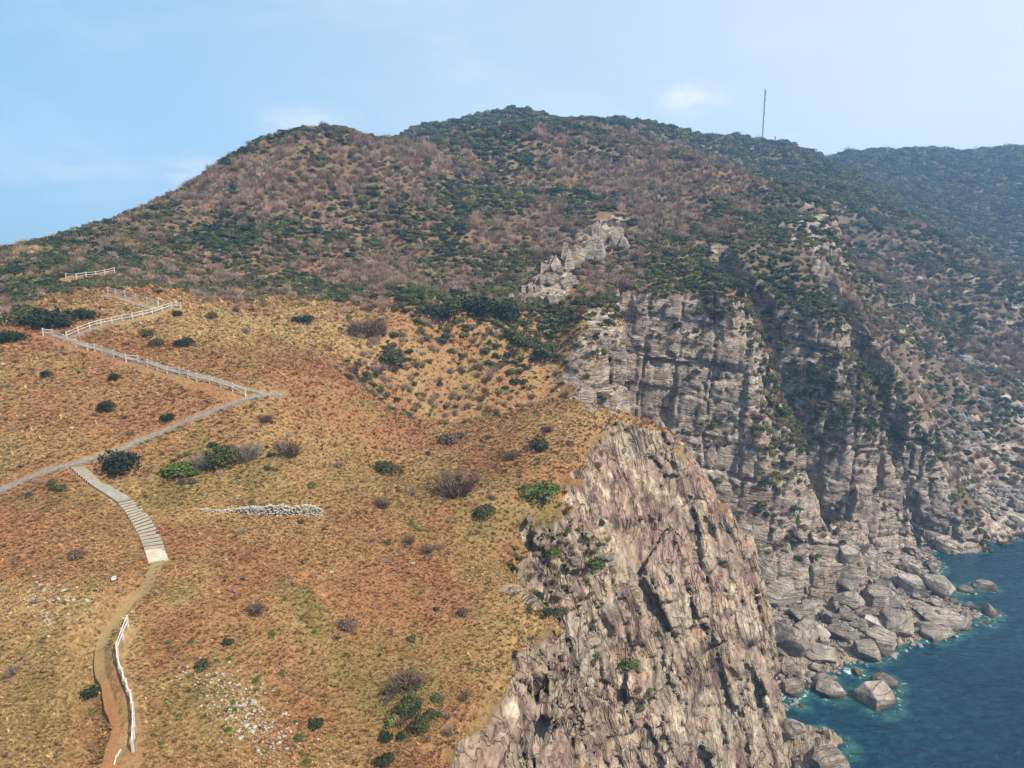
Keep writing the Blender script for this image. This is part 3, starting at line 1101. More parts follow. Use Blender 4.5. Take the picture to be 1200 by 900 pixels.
def smooth_line(P, k=2):
    P = np.array(P, float)
    for _ in range(k):
        Q = [P[0]]
        for a, b in zip(P[:-1], P[1:]):
            Q += [a * .75 + b * .25, a * .25 + b * .75]
        Q.append(P[-1]); P = np.array(Q)
    return P


# ------------------------------------------------------------------ masks of plan places where no grass or scrub grows
KEEPOUT = []     # (polyline Nx2, half width)


def blocked(x, y, grow=0.0):
    m = np.zeros(len(x), bool)
    for P, hw in KEEPOUT:
        lo = P.min(0) - hw - 1; hi = P.max(0) + hw + 1
        k = np.nonzero((x > lo[0]) & (x < hi[0]) & (y > lo[1]) & (y < hi[1]))[0]
        if not len(k):
            continue
        q = np.stack([x[k], y[k]], 1)
        d = np.full(len(k), 1e9)
        for a, b in zip(P[:-1], P[1:]):
            e = b - a
            t = np.clip(((q - a) @ e) / max(e @ e, 1e-9), 0, 1)
            d = np.minimum(d, np.linalg.norm(q - a - t[:, None] * e, axis=1))
        m[k] |= d < hw + grow
    return m


# ------------------------------------------------------------------ paths
M_CONC = mat_plain('weathered_concrete', (.24, .21, .17), var=.25, scale=1.2)
M_CONC2 = mat_plain('pale_concrete', (.42, .36, .265), var=.2, scale=1.5)
M_GRAVEL = mat_plain('grey_gravel', (.195, .165, .13), var=.35, scale=2.5)


def mat_dirt():
    k = NT('orange_dirt')
    pos = k.n('ShaderNodeNewGeometry').outputs['Position']
    sep = k.n('ShaderNodeSeparateXYZ'); k.l(pos, sep.inputs[0])
    n = k.noise(pos, .8, 5, .6); n2 = k.noise(pos, 6., 5, .65)
    w = k.map(k.math('ADD', sep.outputs['Y'], k.math('MULTIPLY', n, 5.)), 47.5, 52.5)
    c = k.mix(w, (.30, .13, .042), (.25, .175, .075))
    c = k.mix(k.map(n2, .3, .7), k.mix(1., c, (.65, .63, .6), 'MULTIPLY'), c)
    k.l(c, k.b.inputs['Base Color']); k.b.inputs['Roughness'].default_value = .95
    k.l(k.bump(n2, .5, .08), k.b.inputs['Normal'])
    return k.m


def strip(name, P, width, mat, lift=.05, thick=.35, ragged=0.0, kind='structure', label=None, cat=None):
    P = polyline(smooth_line(P), .45)
    KEEPOUT.append((P, width / 2 * (.62 if ragged else 1.0)))
    d = np.gradient(P, axis=0); d /= np.linalg.norm(d, axis=1, keepdims=True) + 1e-9
    nrm = np.stack([-d[:, 1], d[:, 0]], 1)
    cols = np.linspace(-.5, .5, 5)
    V = []
    rw = fbm2(P[:, 0], P[:, 1], 1.7, 2, 5) * ragged
    for i in range(len(P)):
        q = P[i] + nrm[i] * (cols * width * (1 + rw[i]))[:, None]
        z = T(q[:, 0], q[:, 1])
        z = z * .4 + z.mean() * .6 + lift
        V += [(q[j, 0], q[j, 1], z[j]) for j in range(5)]
        V += [(q[0, 0], q[0, 1], z[0] - thick), (q[4, 0], q[4, 1], z[4] - thick)]
    F_ = []
    for i in range(len(P) - 1):
        a, b = i * 7, (i + 1) * 7
        for j in range(4):
            F_.append((a + j, a + j + 1, b + j + 1, b + j))
        F_.append((a + 5, a, b, b + 5)); F_.append((a + 4, a + 6, b + 6, b + 4))
    # orient upward
    m = MB(); m.raw(V, F_)
    o = m.build(name, mat, smooth=False)
    import bmesh
    bm = bmesh.new(); bm.from_mesh(o.data)
    if bm.faces:
        bmesh.ops.recalc_face_normals(bm, faces=bm.faces)
        bm.faces.ensure_lookup_table()
        if bm.faces[0].normal.z < 0:
            bmesh.ops.reverse_faces(bm, faces=bm.faces)
    bm.to_mesh(o.data); bm.free()
    tag(o, label, cat, None, kind)
    return o


def H(px, py):
    h = hit(px, py)
    return h


strip('concrete_path', [H(*p)[:2] for p in ((-40, 592), (10, 570), (45, 554), (78, 546), (110, 537), (150, 522), (200, 500), (245, 483), (280, 470), (312, 463), (330, 461))],
      1.25, M_GRAVEL, .07)
strip('dirt_path', [H(*p)[:2] for p in ((186, 657), (176, 680), (160, 697), (142, 715), (127, 738), (119, 765), (122, 790), (131, 812), (139, 835), (139, 860), (132, 885), (122, 915), (112, 950))],
      1.15, mat_dirt(), .06, ragged=.7)

# ------------------------------------------------------------------ stone steps
def zp(X, Y):
    return H(X / 5.4545, 520 + Y / 5.4545)


M_TREAD = mat_plain('packed_dark_gravel', (.06, .048, .036), var=.3, scale=3.0)
M_STEP = mat_plain('step_stone', (.36, .30, .22), var=.2, scale=2.0)


def flight(root, La, Ra, n, drop_first=True):
    L = np.array([zp(*p) for p in La]); R = np.array([zp(*p) for p in Ra])
    tl = np.linspace(0, 1, len(L)); t = np.linspace(0, 1, n + 1)
    l = np.stack([np.interp(t, tl, L[:, k]) for k in range(3)], 1); r = np.stack([np.interp(t, tl, R[:, k]) for k in range(3)], 1)
    zz = (l[:, 2] + r[:, 2]) / 2
    zz = np.linspace(zz[0], zz[-1], n + 1)
    KEEPOUT.append(((l[:, :2] + r[:, :2]) / 2, np.linalg.norm(l[0, :2] - r[0, :2]) / 2 + .1))
    for i in range(n):
        zt = zz[i] + .10
        a, b, c, d = l[i], r[i], r[i + 1], l[i + 1]
        e = .03
        V = [(a[0], a[1], zt - .75), (b[0], b[1], zt - .75), (c[0], c[1], zt - .75), (d[0], d[1], zt - .75),
             (a[0], a[1], zt - .004 * i), (b[0], b[1], zt - .004 * i), (c[0], c[1], zt - .004 * i), (d[0], d[1], zt - .004 * i)]
        BX = [(3, 2, 1, 0), (4, 5, 6, 7), (0, 1, 5, 4), (1, 2, 6, 5), (2, 3, 7, 6), (3, 0, 4, 7)]
        m = MB(); m.raw(V, BX)
        stp = m.build('step', M_TREAD, root)
        # pale edging beam along the downhill edge of the tread
        f0 = .80
        a2, b2 = a + (d - a) * f0, b + (c - b) * f0
        e2 = (d - a) * .02; out_ = (c - b) * .03
        sd = (b - a) * .03
        W = [a2 - sd, b2 + sd, c + out_ + sd, d + e2 - sd]
        V = [(q[0], q[1], zt - .6) for q in W] + [(q[0], q[1], zt + .05) for q in W]
        m = MB(); m.raw(V, BX)
        m.build('edging', M_STEP, stp)
    return zz[-1]


def slab(root, name, A, mat, lift=.08):
    P = [zp(*p) for p in A]
    n = len(P)
    V = [(p[0], p[1], p[2] - .5) for p in P] + [(p[0], p[1], p[2] + lift) for p in P]
    m = MB(); m.raw(V, [tuple(range(n))[::-1], tuple(range(n, 2 * n))] + [(i, (i + 1) % n, (i + 1) % n + n, i + n) for i in range(n)])
    o = m.build(name, mat, root)
    P2 = np.array([(np.array(P[0][:2]) + P[1][:2]) / 2, (np.array(P[2][:2]) + P[3][:2]) / 2])
    KEEPOUT.append((P2, .8))
    return o


c0 = zp(700, 330)
st = tag(empty('stone_staircase'), 'curved flight of worn stone steps going down from the grey path to the dirt trail', 'staircase')
flight(st, [(445, 158), (510, 213), (577, 268)], [(530, 146), (585, 198), (642, 250)], 9)
slab(st, 'landing', [(577, 272), (668, 268), (835, 360), (750, 385)], M_CONC, .30)
flight(st, [(750, 385), (805, 448), (850, 520), (893, 595), (925, 680)], [(838, 360), (900, 415), (950, 475), (1005, 565), (1048, 666)], 17)
slab(st, 'bottom_slab', [(926, 686), (1048, 672), (1078, 745), (950, 765)], M_CONC2, .10)

# ------------------------------------------------------------------ wooden fences
M_FENCE = mat_plain('weathered_white_wood', (.50, .465, .42), var=.2, scale=4.0)


def fence(name, pix, label, height=1.15, ups=2):
    P = [H(*p) for p in pix]
    root = tag(empty(name, tuple(P[0])), label, 'fence', 'white post-and-rail fences along the trail')
    base = Vector(P[0])
    tops = []
    for k, p in enumerate(P):
        z = ground(p[0], p[1])
        m = MB()
        lean = Vector((RNG.normal() * .025, RNG.normal() * .025, 0))
        a = Vector((p[0], p[1], z - .25)) - base; b = Vector((p[0], p[1], z + height * RNG.uniform(.96, 1.05))) - base + lean
        m.bar(a, b, .135, .135)
        m.build('post', M_FENCE, root)
        tops.append((a, b))
    for nm, f in (('top_rail', .86), ('lower_rail', .48)):
        m = MB()
        for (a0, b0), (a1, b1) in zip(tops[:-1], tops[1:]):
            q0 = a0.lerp(b0, .18 + .82 * f); q1 = a1.lerp(b1, .18 + .82 * f)
            off = Vector((0, -.06, 0))
            m.bar(q0 + off, q1 + off, .055, .09)
        m.build(nm, M_FENCE, root)
    KEEPOUT.append((np.array([p[:2] for p in P]) + np.array([0, -.6]), .9))
    return root, [np.array(p[:2]) for p in P]


z6 = lambda L: [(40 + x / 6, 300 + y / 6) for x, y in L]
_, F2 = fence('post_and_rail_fence', z6([(65, 560), (127, 565), (213, 600), (297, 640), (378, 665), (428, 670), (476, 682), (560, 715), (648, 745), (730, 752), (800, 782), (868, 805), (936, 828), (1022, 840), (1085, 862), (1146, 882)]) + [(246, 450), (259, 454), (273, 459), (288, 466)],
              'long white fence running downhill to the bend where the grey path begins')
_, F3 = fence('post_and_rail_fence', z6([(230, 585), (312, 545), (391, 513), (472, 492), (547, 475), (620, 458), (693, 447), (765, 427), (832, 412), (900, 391), (967, 368), (1032, 370)]),
              'white fence climbing to the right just above the start of the longest fence')
_, F4 = fence('post_and_rail_fence', z6([(520, 262), (577, 274), (638, 285), (716, 314), (795, 337), (876, 359)]), 'short white fence slanting down to meet the end of the fence below it')
_, F5 = fence('post_and_rail_fence', z6([(225, 160), (298, 165), (367, 152), (435, 144), (499, 132), (565, 119)]), 'topmost short white fence among the shrubs near the left skyline')
_, F1 = fence('post_and_rail_fence', [(150, 735), (144, 749), (138, 766), (139, 782), (144, 797), (149, 810), (154, 823), (156, 838), (157, 852), (157, 866), (156, 881)],
              'nearest white fence beside the orange dirt trail at the bottom of the slope', 1.0)
strip('trail_behind_fence', [p + np.array([.35, 1.0]) for p in F2[::2]] + [H(312, 463)[:2]], 1.1, M_GRAVEL, .05)
strip('upper_trail', [p + np.array([0, 1.0]) for p in F3[::2]], 1.1, M_GRAVEL, .05)
strip('top_trail', [p + np.array([-.3, -.9]) for p in F4], 1.0, M_GRAVEL, .05)

# a bleached pole lying beside the trail
pm = MB()
pp_ = [H(*p) for p in ((134, 899), (137, 889), (142, 882))]
for a, b in zip(pp_[:-1], pp_[1:]):
    pm.bar((a[0], a[1], ground(a[0], a[1]) + .15), (b[0], b[1], ground(b[0], b[1]) + .25), .08, .08)
tag(pm.build('wooden_pole', M_FENCE), 'bleached bent pole lying on the dirt trail below the nearest fence', 'pole')

# ------------------------------------------------------------------ stones
import bmesh


def stone_mesh(name, seed, sub=3, cuts=11, stretch=(1, 1, .8), rough=.05, block=False):
    r = np.random.default_rng(seed)
    bm = bmesh.new()
    bmesh.ops.create_icosphere(bm, subdivisions=sub, radius=1.0)
    P = np.array([v.co for v in bm.verts])
    for _ in range(cuts):
        n = r.normal(size=3); n /= np.linalg.norm(n)
        d = r.uniform(.48, .84)
        if block:
            ax_ = np.zeros(3); ax_[_ % 3] = 1 if (_ // 3) % 2 else -1
            n = ax_ + r.normal(size=3) * .16; n /= np.linalg.norm(n); d = r.uniform(.42, .66)
        e = np.maximum(P @ n - d, 0)
        P -= e[:, None] * n * (.93 if not block else 1.0)
    P = P + (fbm(P + seed * 7.1, .9, 3, seed) * rough * 2)[:, None] * P
    P *= np.array(stretch)
    for v, p in zip(bm.verts, P):
        v.co = p
    me = bpy.data.meshes.new(name)
    bm.to_mesh(me); bm.free()
    me.polygons.foreach_set('use_smooth', [False] * len(me.polygons))
    ext = P.max(0) - P.min(0)
    return me, ext


STONES = [stone_mesh('boulder', 100 + k, 4, 12 + k % 5, ((1, .85, .8), (1, .8, .6), (.95, .9, 1.0), (1, .7, .75))[k % 4], .06, k % 6 == 1) for k in range(12)]
for me_, _ in STONES:
    me_.materials.append(M_BOULDER)


def boulder(x, y, z, width, k, rz, tilt=0.0, label=None, group=None, name='boulder', sink=.3, flat=1.0, mats=None):
    me_, ext = STONES[k % len(STONES)]
    o = bpy.data.objects.new(name, me_)
    COL.objects.link(o)
    s = width / ext[0]
    o.scale = (s, s, s * flat)
    o.rotation_euler = (tilt, tilt * .7, rz)
    o.location = (x, y, z + ext[2] * s * flat * (.5 - sink))
    tag(o, label, 'boulder', group)
    return o


BIG = [  # px, py of the middle, width in px, flat, tilt, label
    (908, 701, 50, .9, .1, 'broad dome-shaped boulder at the foot of the cliffs, close against the near headland'),
    (996, 648, 30, 1.0, .2, 'orange-tinted boulder, the upper of two beside a smooth grey slab under the cliff'),
    (994, 682, 32, 1.0, .1, 'orange-tinted boulder, the lower of two beside a smooth grey slab under the cliff'),
    (1017, 668, 44, 1.6, .35, 'tall smooth grey slab leaning right of two orange-tinted boulders'),
    (999, 708, 42, .9, .1, 'dark rounded boulder directly below the leaning grey slab'),
    (1056, 683, 36, .8, .3, 'angular grey boulder between the leaning slab and the point rocks'),
    (1072, 688, 40, .7, .2, 'wide grey boulder at the corner of the third cliff'),
    (1050, 703, 44, .6, .5, 'pale flat slab tipped towards the water below the third cliff'),
    (1108, 690, 40, .9, .3, 'wedge-shaped grey boulder at the tip of the point, in the water'),
    (1134, 690, 24, .6, .1, 'low grey boulder just beyond the wedge-shaped one at the point'),
    (1159, 686, 28, .4, 0, 'small flat reddish rock alone in the water farthest from the shore'),
    (1094, 665, 18, .9, .1, 'round boulder in the cleft between the third and fourth cliffs'),
    (928, 757, 46, 1.0, .2, 'pale cracked boulder in two halves near the near headland'),
    (952, 741, 42, .7, .4, 'long pale slab resting above the pale cracked boulder'),
    (920, 783, 28, .8, .2, 'small pale boulder at the water edge against the near headland'),
    (967, 770, 42, .9, .1, 'brown dark-stained boulder right of the pale cracked boulder'),
    (984, 742, 32, .8, .3, 'tan boulder in the middle of the rock pile above the brown one'),
    (1002, 748, 28, 1.0, .1, 'squarish tan boulder in the middle of the rock pile'),
    (1031, 757, 36, 1.1, .1, 'dark upright boulder standing at the water edge in mid pile'),
    (1030, 735, 28, .9, .2, 'grey boulder stacked on the dark upright one'),
    (1059, 738, 44, 1.1, .4, 'big grey ridge-backed boulder at the right of the rock pile'),
    (1096, 741, 46, .8, .2, 'dark broad boulder at the outer edge of the rock pile'),
    (1112, 722, 70, .22, 0, 'long low dark shelf of rock running out into the water'),
    (935, 808, 34, .8, .3, 'pale pointed rock standing in shallow water left of the two islets'),
    (977, 812, 30, .9, .2, 'brown pointed islet rock in shallow water'),
    (1032, 820, 48, .8, .2, 'largest islet rock, pale and pyramid-like, ringed by shallow water'),
    (1044, 800, 34, .35, 0, 'rock just awash with foam behind the largest islet rock'),
    (1006, 787, 18, .6, 0, 'small dark rock between the pile and the largest islet'),
    (968, 795, 26, .5, .1, 'flat rock awash at the edge of the pile above the brown islet'),
    (932, 855, 34, 1.0, .2, 'brown boulder wedged at the base of the near headland'),
    (978, 900, 56, .7, .15, 'large smooth brown rock at the bottom edge below the headland'),
]
for k, (px, py, w, fl, ti_, lab) in enumerate(BIG):
    h = hit(px, py + w * .18)
    wd = w * h[1] / 800 * 1.0
    boulder(h[0], h[1] + wd * .25, max(h[2], -.3), wd, k, RNG.uniform(0, 6.28), ti_, lab, 'boulders at the foot of the cliffs', sink=.3, flat=fl)
n_ = 0
while n_ < 175:
    x = RNG.uniform(44, 122); y = RNG.uniform(112, 184)
    s_ = float(samp(_SF, x, y)); c_ = float(coast(np.array([x]), np.array([y]), np.array([1.0]))[0])
    if s_ > 1.0 or c_ < -.5:
        continue
    w = RNG.lognormal(.75, .5)
    w = min(max(w, .8), 6.0)
    z = max(float(apron(np.array([x]), np.array([y]))[0]), -.4)
    boulder(x, y, z, w, int(RNG.integers(0, 12)), RNG.uniform(0, 6.28), RNG.uniform(-.5, .5), 'grey-brown boulder among the jumble of rocks below the middle cliffs', 'smaller rocks in the jumble below the cliffs', flat=RNG.uniform(.7, 1.1))
    n_ += 1
n_ = 0
while n_ < 85:
    x = RNG.uniform(134, 185); y = RNG.uniform(190, 235)
    z = ground(x, y)
    if not (-.7 < z < 7.5) or (float(coast(np.array([x]), np.array([y]), np.array([z]))[0]) > 0):
        continue
    w = min(max(RNG.lognormal(.7, .5), 1.0), 5.0)
    boulder(x, y, max(z, -.3), w, int(RNG.integers(0, 12)), RNG.uniform(0, 6.28), RNG.uniform(-.4, .4), 'pale boulder on the stony beach beyond the last cliff', 'boulders on the far stony beach', flat=RNG.uniform(.6, 1))
    n_ += 1


def mat_pale_rock(name='pale_outcrop_rock', c1=(.27, .21, .165), c2=(.42, .345, .27)):
    k = NT(name)
    tc = k.n('ShaderNodeTexCoord')
    q = k.vscale(tc.outputs['Object'], (5, 5, 5))
    c, n = rock_nodes(k, q)
    nn = k.noise(q, .4, 5, .6)
    c = k.mix(.6, c, k.mix(k.map(nn, .35, .65), c1, c2))
    k.l(c, k.b.inputs['Base Color']); k.l(n, k.b.inputs['Normal'])
    k.b.inputs['Roughness'].default_value = .9
    return k.m


M_PALE = mat_pale_rock()
def crag_mesh(name, seed, n=7):
    r = np.random.default_rng(seed); bm = bmesh.new()
    for q in range(n):
        me_, ext = stone_mesh('shard', seed * 13 + q, 3, 9, (r.uniform(.40, .75), r.uniform(.5, .8), r.uniform(.5, 1.0)), .07, True)
        t = (q + .5) / n
        M = Matrix.Translation((t * 2 - 1 + r.normal() * .08, r.normal() * .22, -.25 + r.normal() * .16)) @ Matrix.Rotation(r.normal() * .35 + .25, 4, 'Y') @ Matrix.Rotation(r.normal() * .2, 4, 'X')
        me_.transform(M)
        bm.from_mesh(me_)
        bpy.data.meshes.remove(me_)
    me = bpy.data.meshes.new(name); bm.to_mesh(me); bm.free()
    P = np.array([v.co for v in me.vertices])
    return me, P.max(0) - P.min(0)


PALE = []
for k in range(6):
    me_, ext = crag_mesh('rock_outcrop', 300 + k, 6 + k % 3)
    me_.materials.append(M_PALE)
    PALE.append((me_, ext))
OUT = [  # px, py, width, height, label
    (690, 287, 34, 52, 'tall pale slab of the hillside outcrop, second from its top right end'),
    (722, 272, 34, 46, 'pale fin of rock at the top right end of the hillside outcrop'),
    (706, 266, 18, 34, 'narrow pale fin between the two tallest slabs of the outcrop'),
    (672, 296, 22, 36, 'grey shaded slab left of the tall pale slab on the hillside'),
    (652, 305, 32, 36, 'broad pale block under the tall slabs of the hillside outcrop'),
    (640, 325, 24, 24, 'square pale block in the middle of the hillside outcrop'),
    (661, 328, 28, 26, 'pale block right of the square one in the hillside outcrop'),
    (618, 336, 22, 22, 'pale block at the left end of the hillside outcrop'),
    (634, 348, 30, 26, 'low pale rock at the foot of the hillside outcrop, left of two'),
    (655, 350, 22, 18, 'low pale rock at the foot of the hillside outcrop, right of two'),
    (600, 346, 20, 16, 'small pale rock just below the left end of the outcrop'),
    (539, 337, 17, 14, 'lone pale rock on the scrubby hillside left of the outcrop'),
    (514, 331, 9, 12, 'smallest pale rock on the hillside, beside a dark green gully of shrubs'),
    (580, 322, 12, 9, 'small pale stone in the scrub above the left of the outcrop'),
    (828, 200, 10, 14, 'white rock showing high on the right shoulder of the hill'),
    (776, 232, 10, 14, 'white rock showing in scrub above the cliffs'),
    (748, 219, 8, 7, 'tiny white rock high in the purple scrub'),
    (862, 296, 26, 12, 'low pale ledge of rock at the top of the dark green gully'),
    (940, 240, 40, 22, 'pale crag near the ravine on the blue-tinged hill'),
    (968, 285, 34, 34, 'weathered pale crag above the third cliff'),
    (925, 262, 26, 24, 'pale crag left of the weathered one above the third cliff'),
    (1066, 345, 16, 34, 'upright grey rock on the slope right of the ravine'),
    (1020, 330, 14, 22, 'small grey rock beside the ravine'),
    (738, 600, 1, 1, None),
]
for k, (px, py, w, hh_, lab) in enumerate(OUT):
    if lab is None:
        continue
    h = hit(px, py + hh_ * .4)
    me_, ext = PALE[k % 6]
    o = bpy.data.objects.new('rock_outcrop', me_); COL.objects.link(o)
    W_ = w * h[1] / 800 * (1.35 if px < 800 else .9); Hh = hh_ * h[1] / 800 * 1.0
    o.scale = (W_ / ext[0], W_ * .8 / ext[1], Hh / ext[2])
    o.rotation_euler = (-.2, RNG.uniform(-.25, .25), RNG.uniform(-.5, .5))
    o.location = (h[0], h[1] + W_ * .35, h[2] + Hh * (.26 if px < 800 else .12))
    tag(o, lab, 'rock', 'pale rocks showing through the hillside scrub')

# dry stone wall
M_WSTONE = mat_plain('pale_wall_stone', (.34, .295, .235), var=.3, scale=5.0)
M_SCREE = mat_plain('grey_scree', (.175, .155, .135), var=.45, scale=.9)
SMALL = [stone_mesh('stone', 500 + k, 1, 6, (1, .8, .65), .03)[0] for k in range(6)]
SM = [(np.array([v.co for v in m.vertices]), [tuple(p.vertices) for p in m.polygons]) for m in SMALL]


def heap(pts):
    """one mesh of many stones; pts: x, y, z, size"""
    m = MB()
    for x, y, z, s_ in pts:
        V, F_ = SM[int(RNG.integers(0, 6))]
        R = np.array(Matrix.Rotation(RNG.uniform(0, 6.28), 3, 'Z') @ Matrix.Rotation(RNG.uniform(-.6, .6), 3, 'X'))
        m.raw((V @ R.T) * s_ + (x, y, z), F_)
    return m


wl = polyline([H(*p) for p in ((236, 599), (262, 600), (300, 602), (340, 603), (377, 605))], .05)
pts = []
for i, (x, y) in enumerate(wl):
    f = i / len(wl)
    hgt = .25 + .75 * sstep(.15, .6, f) * (1 + .25 * math.sin(f * 23))
    gz = ground(x, y)
    for z in np.arange(0, hgt, .17):
        if RNG.random() < (.55 if f < .3 else .85):
            pts.append((x + RNG.normal() * .06, y + RNG.normal() * .16, gz + z + .05, RNG.uniform(.10, .19)))
KEEPOUT.append((wl, .35))
o = heap(pts).build('dry_stone_wall', M_WSTONE)
tag(o, 'low tumbledown wall of pale loose stones across the grassy slope', 'wall')
# rubble showing through the turf low on the slope
pts = []
for _ in range(520):
    px = RNG.normal(285, 34); py = 815 + (px - 262) * .75 + RNG.normal() * 22
    if not (200 < px < 400 and 770 < py < 930):
        continue
    h = H(px, py)
    pts.append((h[0], h[1], ground(h[0], h[1]) + .04, RNG.uniform(.04, .15) * (1 if RNG.random() < .9 else 1.7)))
for (cx, cy, sx, sy, n) in ((62, 700, 22, 8, 60), (55, 712, 14, 18, 40),):
    for _ in range(n):
        h = H(RNG.normal(cx, sx), RNG.normal(cy, sy))
        pts.append((h[0], h[1], h[2] + .03, RNG.uniform(.06, .22) * (1.5 if cx > 500 else 1)))
o = heap(pts).build('stone_rubble', M_WSTONE)
tag(o, 'pale stone rubble showing through the dry turf', 'rubble', None, 'stuff')
x = RNG.uniform(44, 122, 6000); y = RNG.uniform(112, 186, 6000)
k = np.nonzero(samp(_SF, x, y) < .8)[0][:1700]
pts = [(x[i], y[i], max(z, -.2) + .1, q) for i, z, q in zip(k, apron(x[k], y[k]), RNG.lognormal(-.9, .45, len(k)))]
y = RNG.uniform(198, 330, 9000); x = RNG.uniform(.44, .80, 9000) * y
z = T(x, y)
ok = (z > -.3) & (fbm2(x, y, 12.0, 3, 93) > -.05 + .006 * z) & ~((x < 140) & (y < 244) & (coast(x, y, z) > -1))
k = np.nonzero(ok)[0][:1800]
pts += [(x[i], y[i], z[i] + .1, q) for i, q in zip(k, RNG.lognormal(-.45, .5, len(k)))]
o = heap(pts).build('scree', M_SCREE)
tag(o, 'grey scree and small broken rock on the far slope and between the shore boulders', 'scree', None, 'stuff')
sea()
for px, py, w, lab in ((84, 502, 6, 'single white stone on the rust-coloured slope above the grey path'),
                       (133, 679, 11, 'flat white stone left of the dirt trail just below the steps'),
                       (265, 656, 6, 'white stone on the turf below the right end of the loose stone wall'),
                       (388, 671, 7, 'white stone on the orange turf right of the loose stone wall'),
                       (301, 641, 5, 'small grey stone on the turf directly below the loose stone wall'),
                       (4, 427, 6, 'white stone at the left edge beside the shrubs below the fence'),
                       (75, 692, 8, 'whitest stone among the rubble left of the dirt trail'),
                       (453, 658, 12, 'dark grey stone half buried in the orange turf'),
                       (484, 661, 5, 'white stone near the gully rim right of the half-buried grey stone'),
                       (620, 610, 16, 'grey-green boulder in the turf above the rubble gully'),
                       (672, 660, 16, 'grey boulder at the head of the rubble gully'),
                       (655, 700, 14, 'dark grey boulder lower in the rubble gully'),
                       (712, 655, 22, 'bluish rock lying across the rubble gully'),
                       ):
    h = H(px, py)
    o = boulder(h[0], h[1], h[2], w * h[1] / 800, int(RNG.integers(0, 4)) * 3, RNG.uniform(0, 6), .2, lab, None, 'stone', .25, .7)
    o['category'] = 'stone'
    me2 = o.data.copy(); me2.materials.clear(); me2.materials.append(M_WSTONE if 'white' in lab else M_PALE); o.data = me2

# ------------------------------------------------------------------ masts on the ridge
M_STEEL = mat_plain('grey_steel', (.20, .17, .17), rough=.6, var=.1, bump=0)


def mast(px, py, Y, top_py, w, label, lattice=True):
    b = at(px, py, Y); z0 = ground(b[0], b[1])
    Hm = (py - top_py) * Y / 800 / math.cos(rad(8)) + (b[2] - z0)
    root = tag(empty('radio_mast', (b[0], b[1], z0 - .5)), label, 'mast', 'masts on the far ridge')
    m = MB(); br = MB()
    if lattice:
        L = [Vector((math.cos(a) * w, math.sin(a) * w, 0)) for a in (0.3, 2.4, 4.5)]
        for p in L:
            m.bar(p, p + Vector((0, 0, Hm)), .20, .20)
        n = int(Hm / 1.8)
        for i in range(n):
            z0_, z1_ = i * Hm / n, (i + 1) * Hm / n
            for k in range(3):
                a, c = L[k], L[(k + 1) % 3]
                br.bar(a + Vector((0, 0, z0_)), c + Vector((0, 0, z1_)), .12, .12)
                br.bar(a + Vector((0, 0, z1_)), c + Vector((0, 0, z1_)), .10, .10)
        m.build('leg_frame', M_STEEL, root); br.build('bracing', M_STEEL, root)
        t = MB(); t.bar((0, 0, Hm), (0, 0, Hm + 2.5), .14, .14)
        for z in (.55, .8, .93):
            t.bar((w + .1, 0, Hm * z), (w + .1, 0, Hm * z + 1.6), .5, .35)
        t.build('antenna', M_STEEL, root)
    else:
        m.bar((0, 0, 0), (0, 0, Hm), .7, .7, taper=.6)
        m.build('pole', M_STEEL, root)
        br.bar((-.8, 0, Hm * .8), (.8, 0, Hm * .8), .25, .3); br.bar((-.5, 0, Hm * .55), (.5, 0, Hm * .55), .25, .9)
        br.build('antenna', M_STEEL, root)


mast(893, 169, 540, 111, .42, 'tall thin lattice radio mast standing on the ridge')
mast(908, 169, 541, 159, .3, 'short pole mast beside the tall lattice mast', False)
mast(1183, 177, 795, 168, .3, 'tiny pole mast on the distant right-hand ridge', False)

# ------------------------------------------------------------------ plants: prototypes
def mat_plant(name, inst=True, rough=.8):
    k = NT(name)
    if inst:
        a = k.n('ShaderNodeAttribute', attribute_name='tint'); a.attribute_type = 'INSTANCER'
        c = a.outputs['Color']
    else:
        c = k.n('ShaderNodeObjectInfo').outputs['Color']
    var = k.n('ShaderNodeAttribute', attribute_name='leafvar').outputs['Fac']
    col = k.mix(var, k.mix(1., c, (.62, .59, .56), 'MULTIPLY'), k.mix(1., c, (1.28, 1.27, 1.22), 'MULTIPLY'))
    k.l(col, k.b.inputs['Base Color'])
    k.b.inputs['Roughness'].default_value = rough
    k.b.inputs['Specular IOR Level'].default_value = .15
    return k.m


MP_I = mat_plant('plant_mass', True)
MP_O = mat_plant('plant_single', False)


def tri_mesh(name, V, mat, var):
    V = np.asarray(V, float).reshape(-1, 3)
    F_ = np.arange(len(V)).reshape(-1, 3)
    me = mesh_from(name, V, F_, False)
    attr(me, 'leafvar', 'FLOAT', np.repeat(var, 3))
    me.materials.append(mat)
    return me


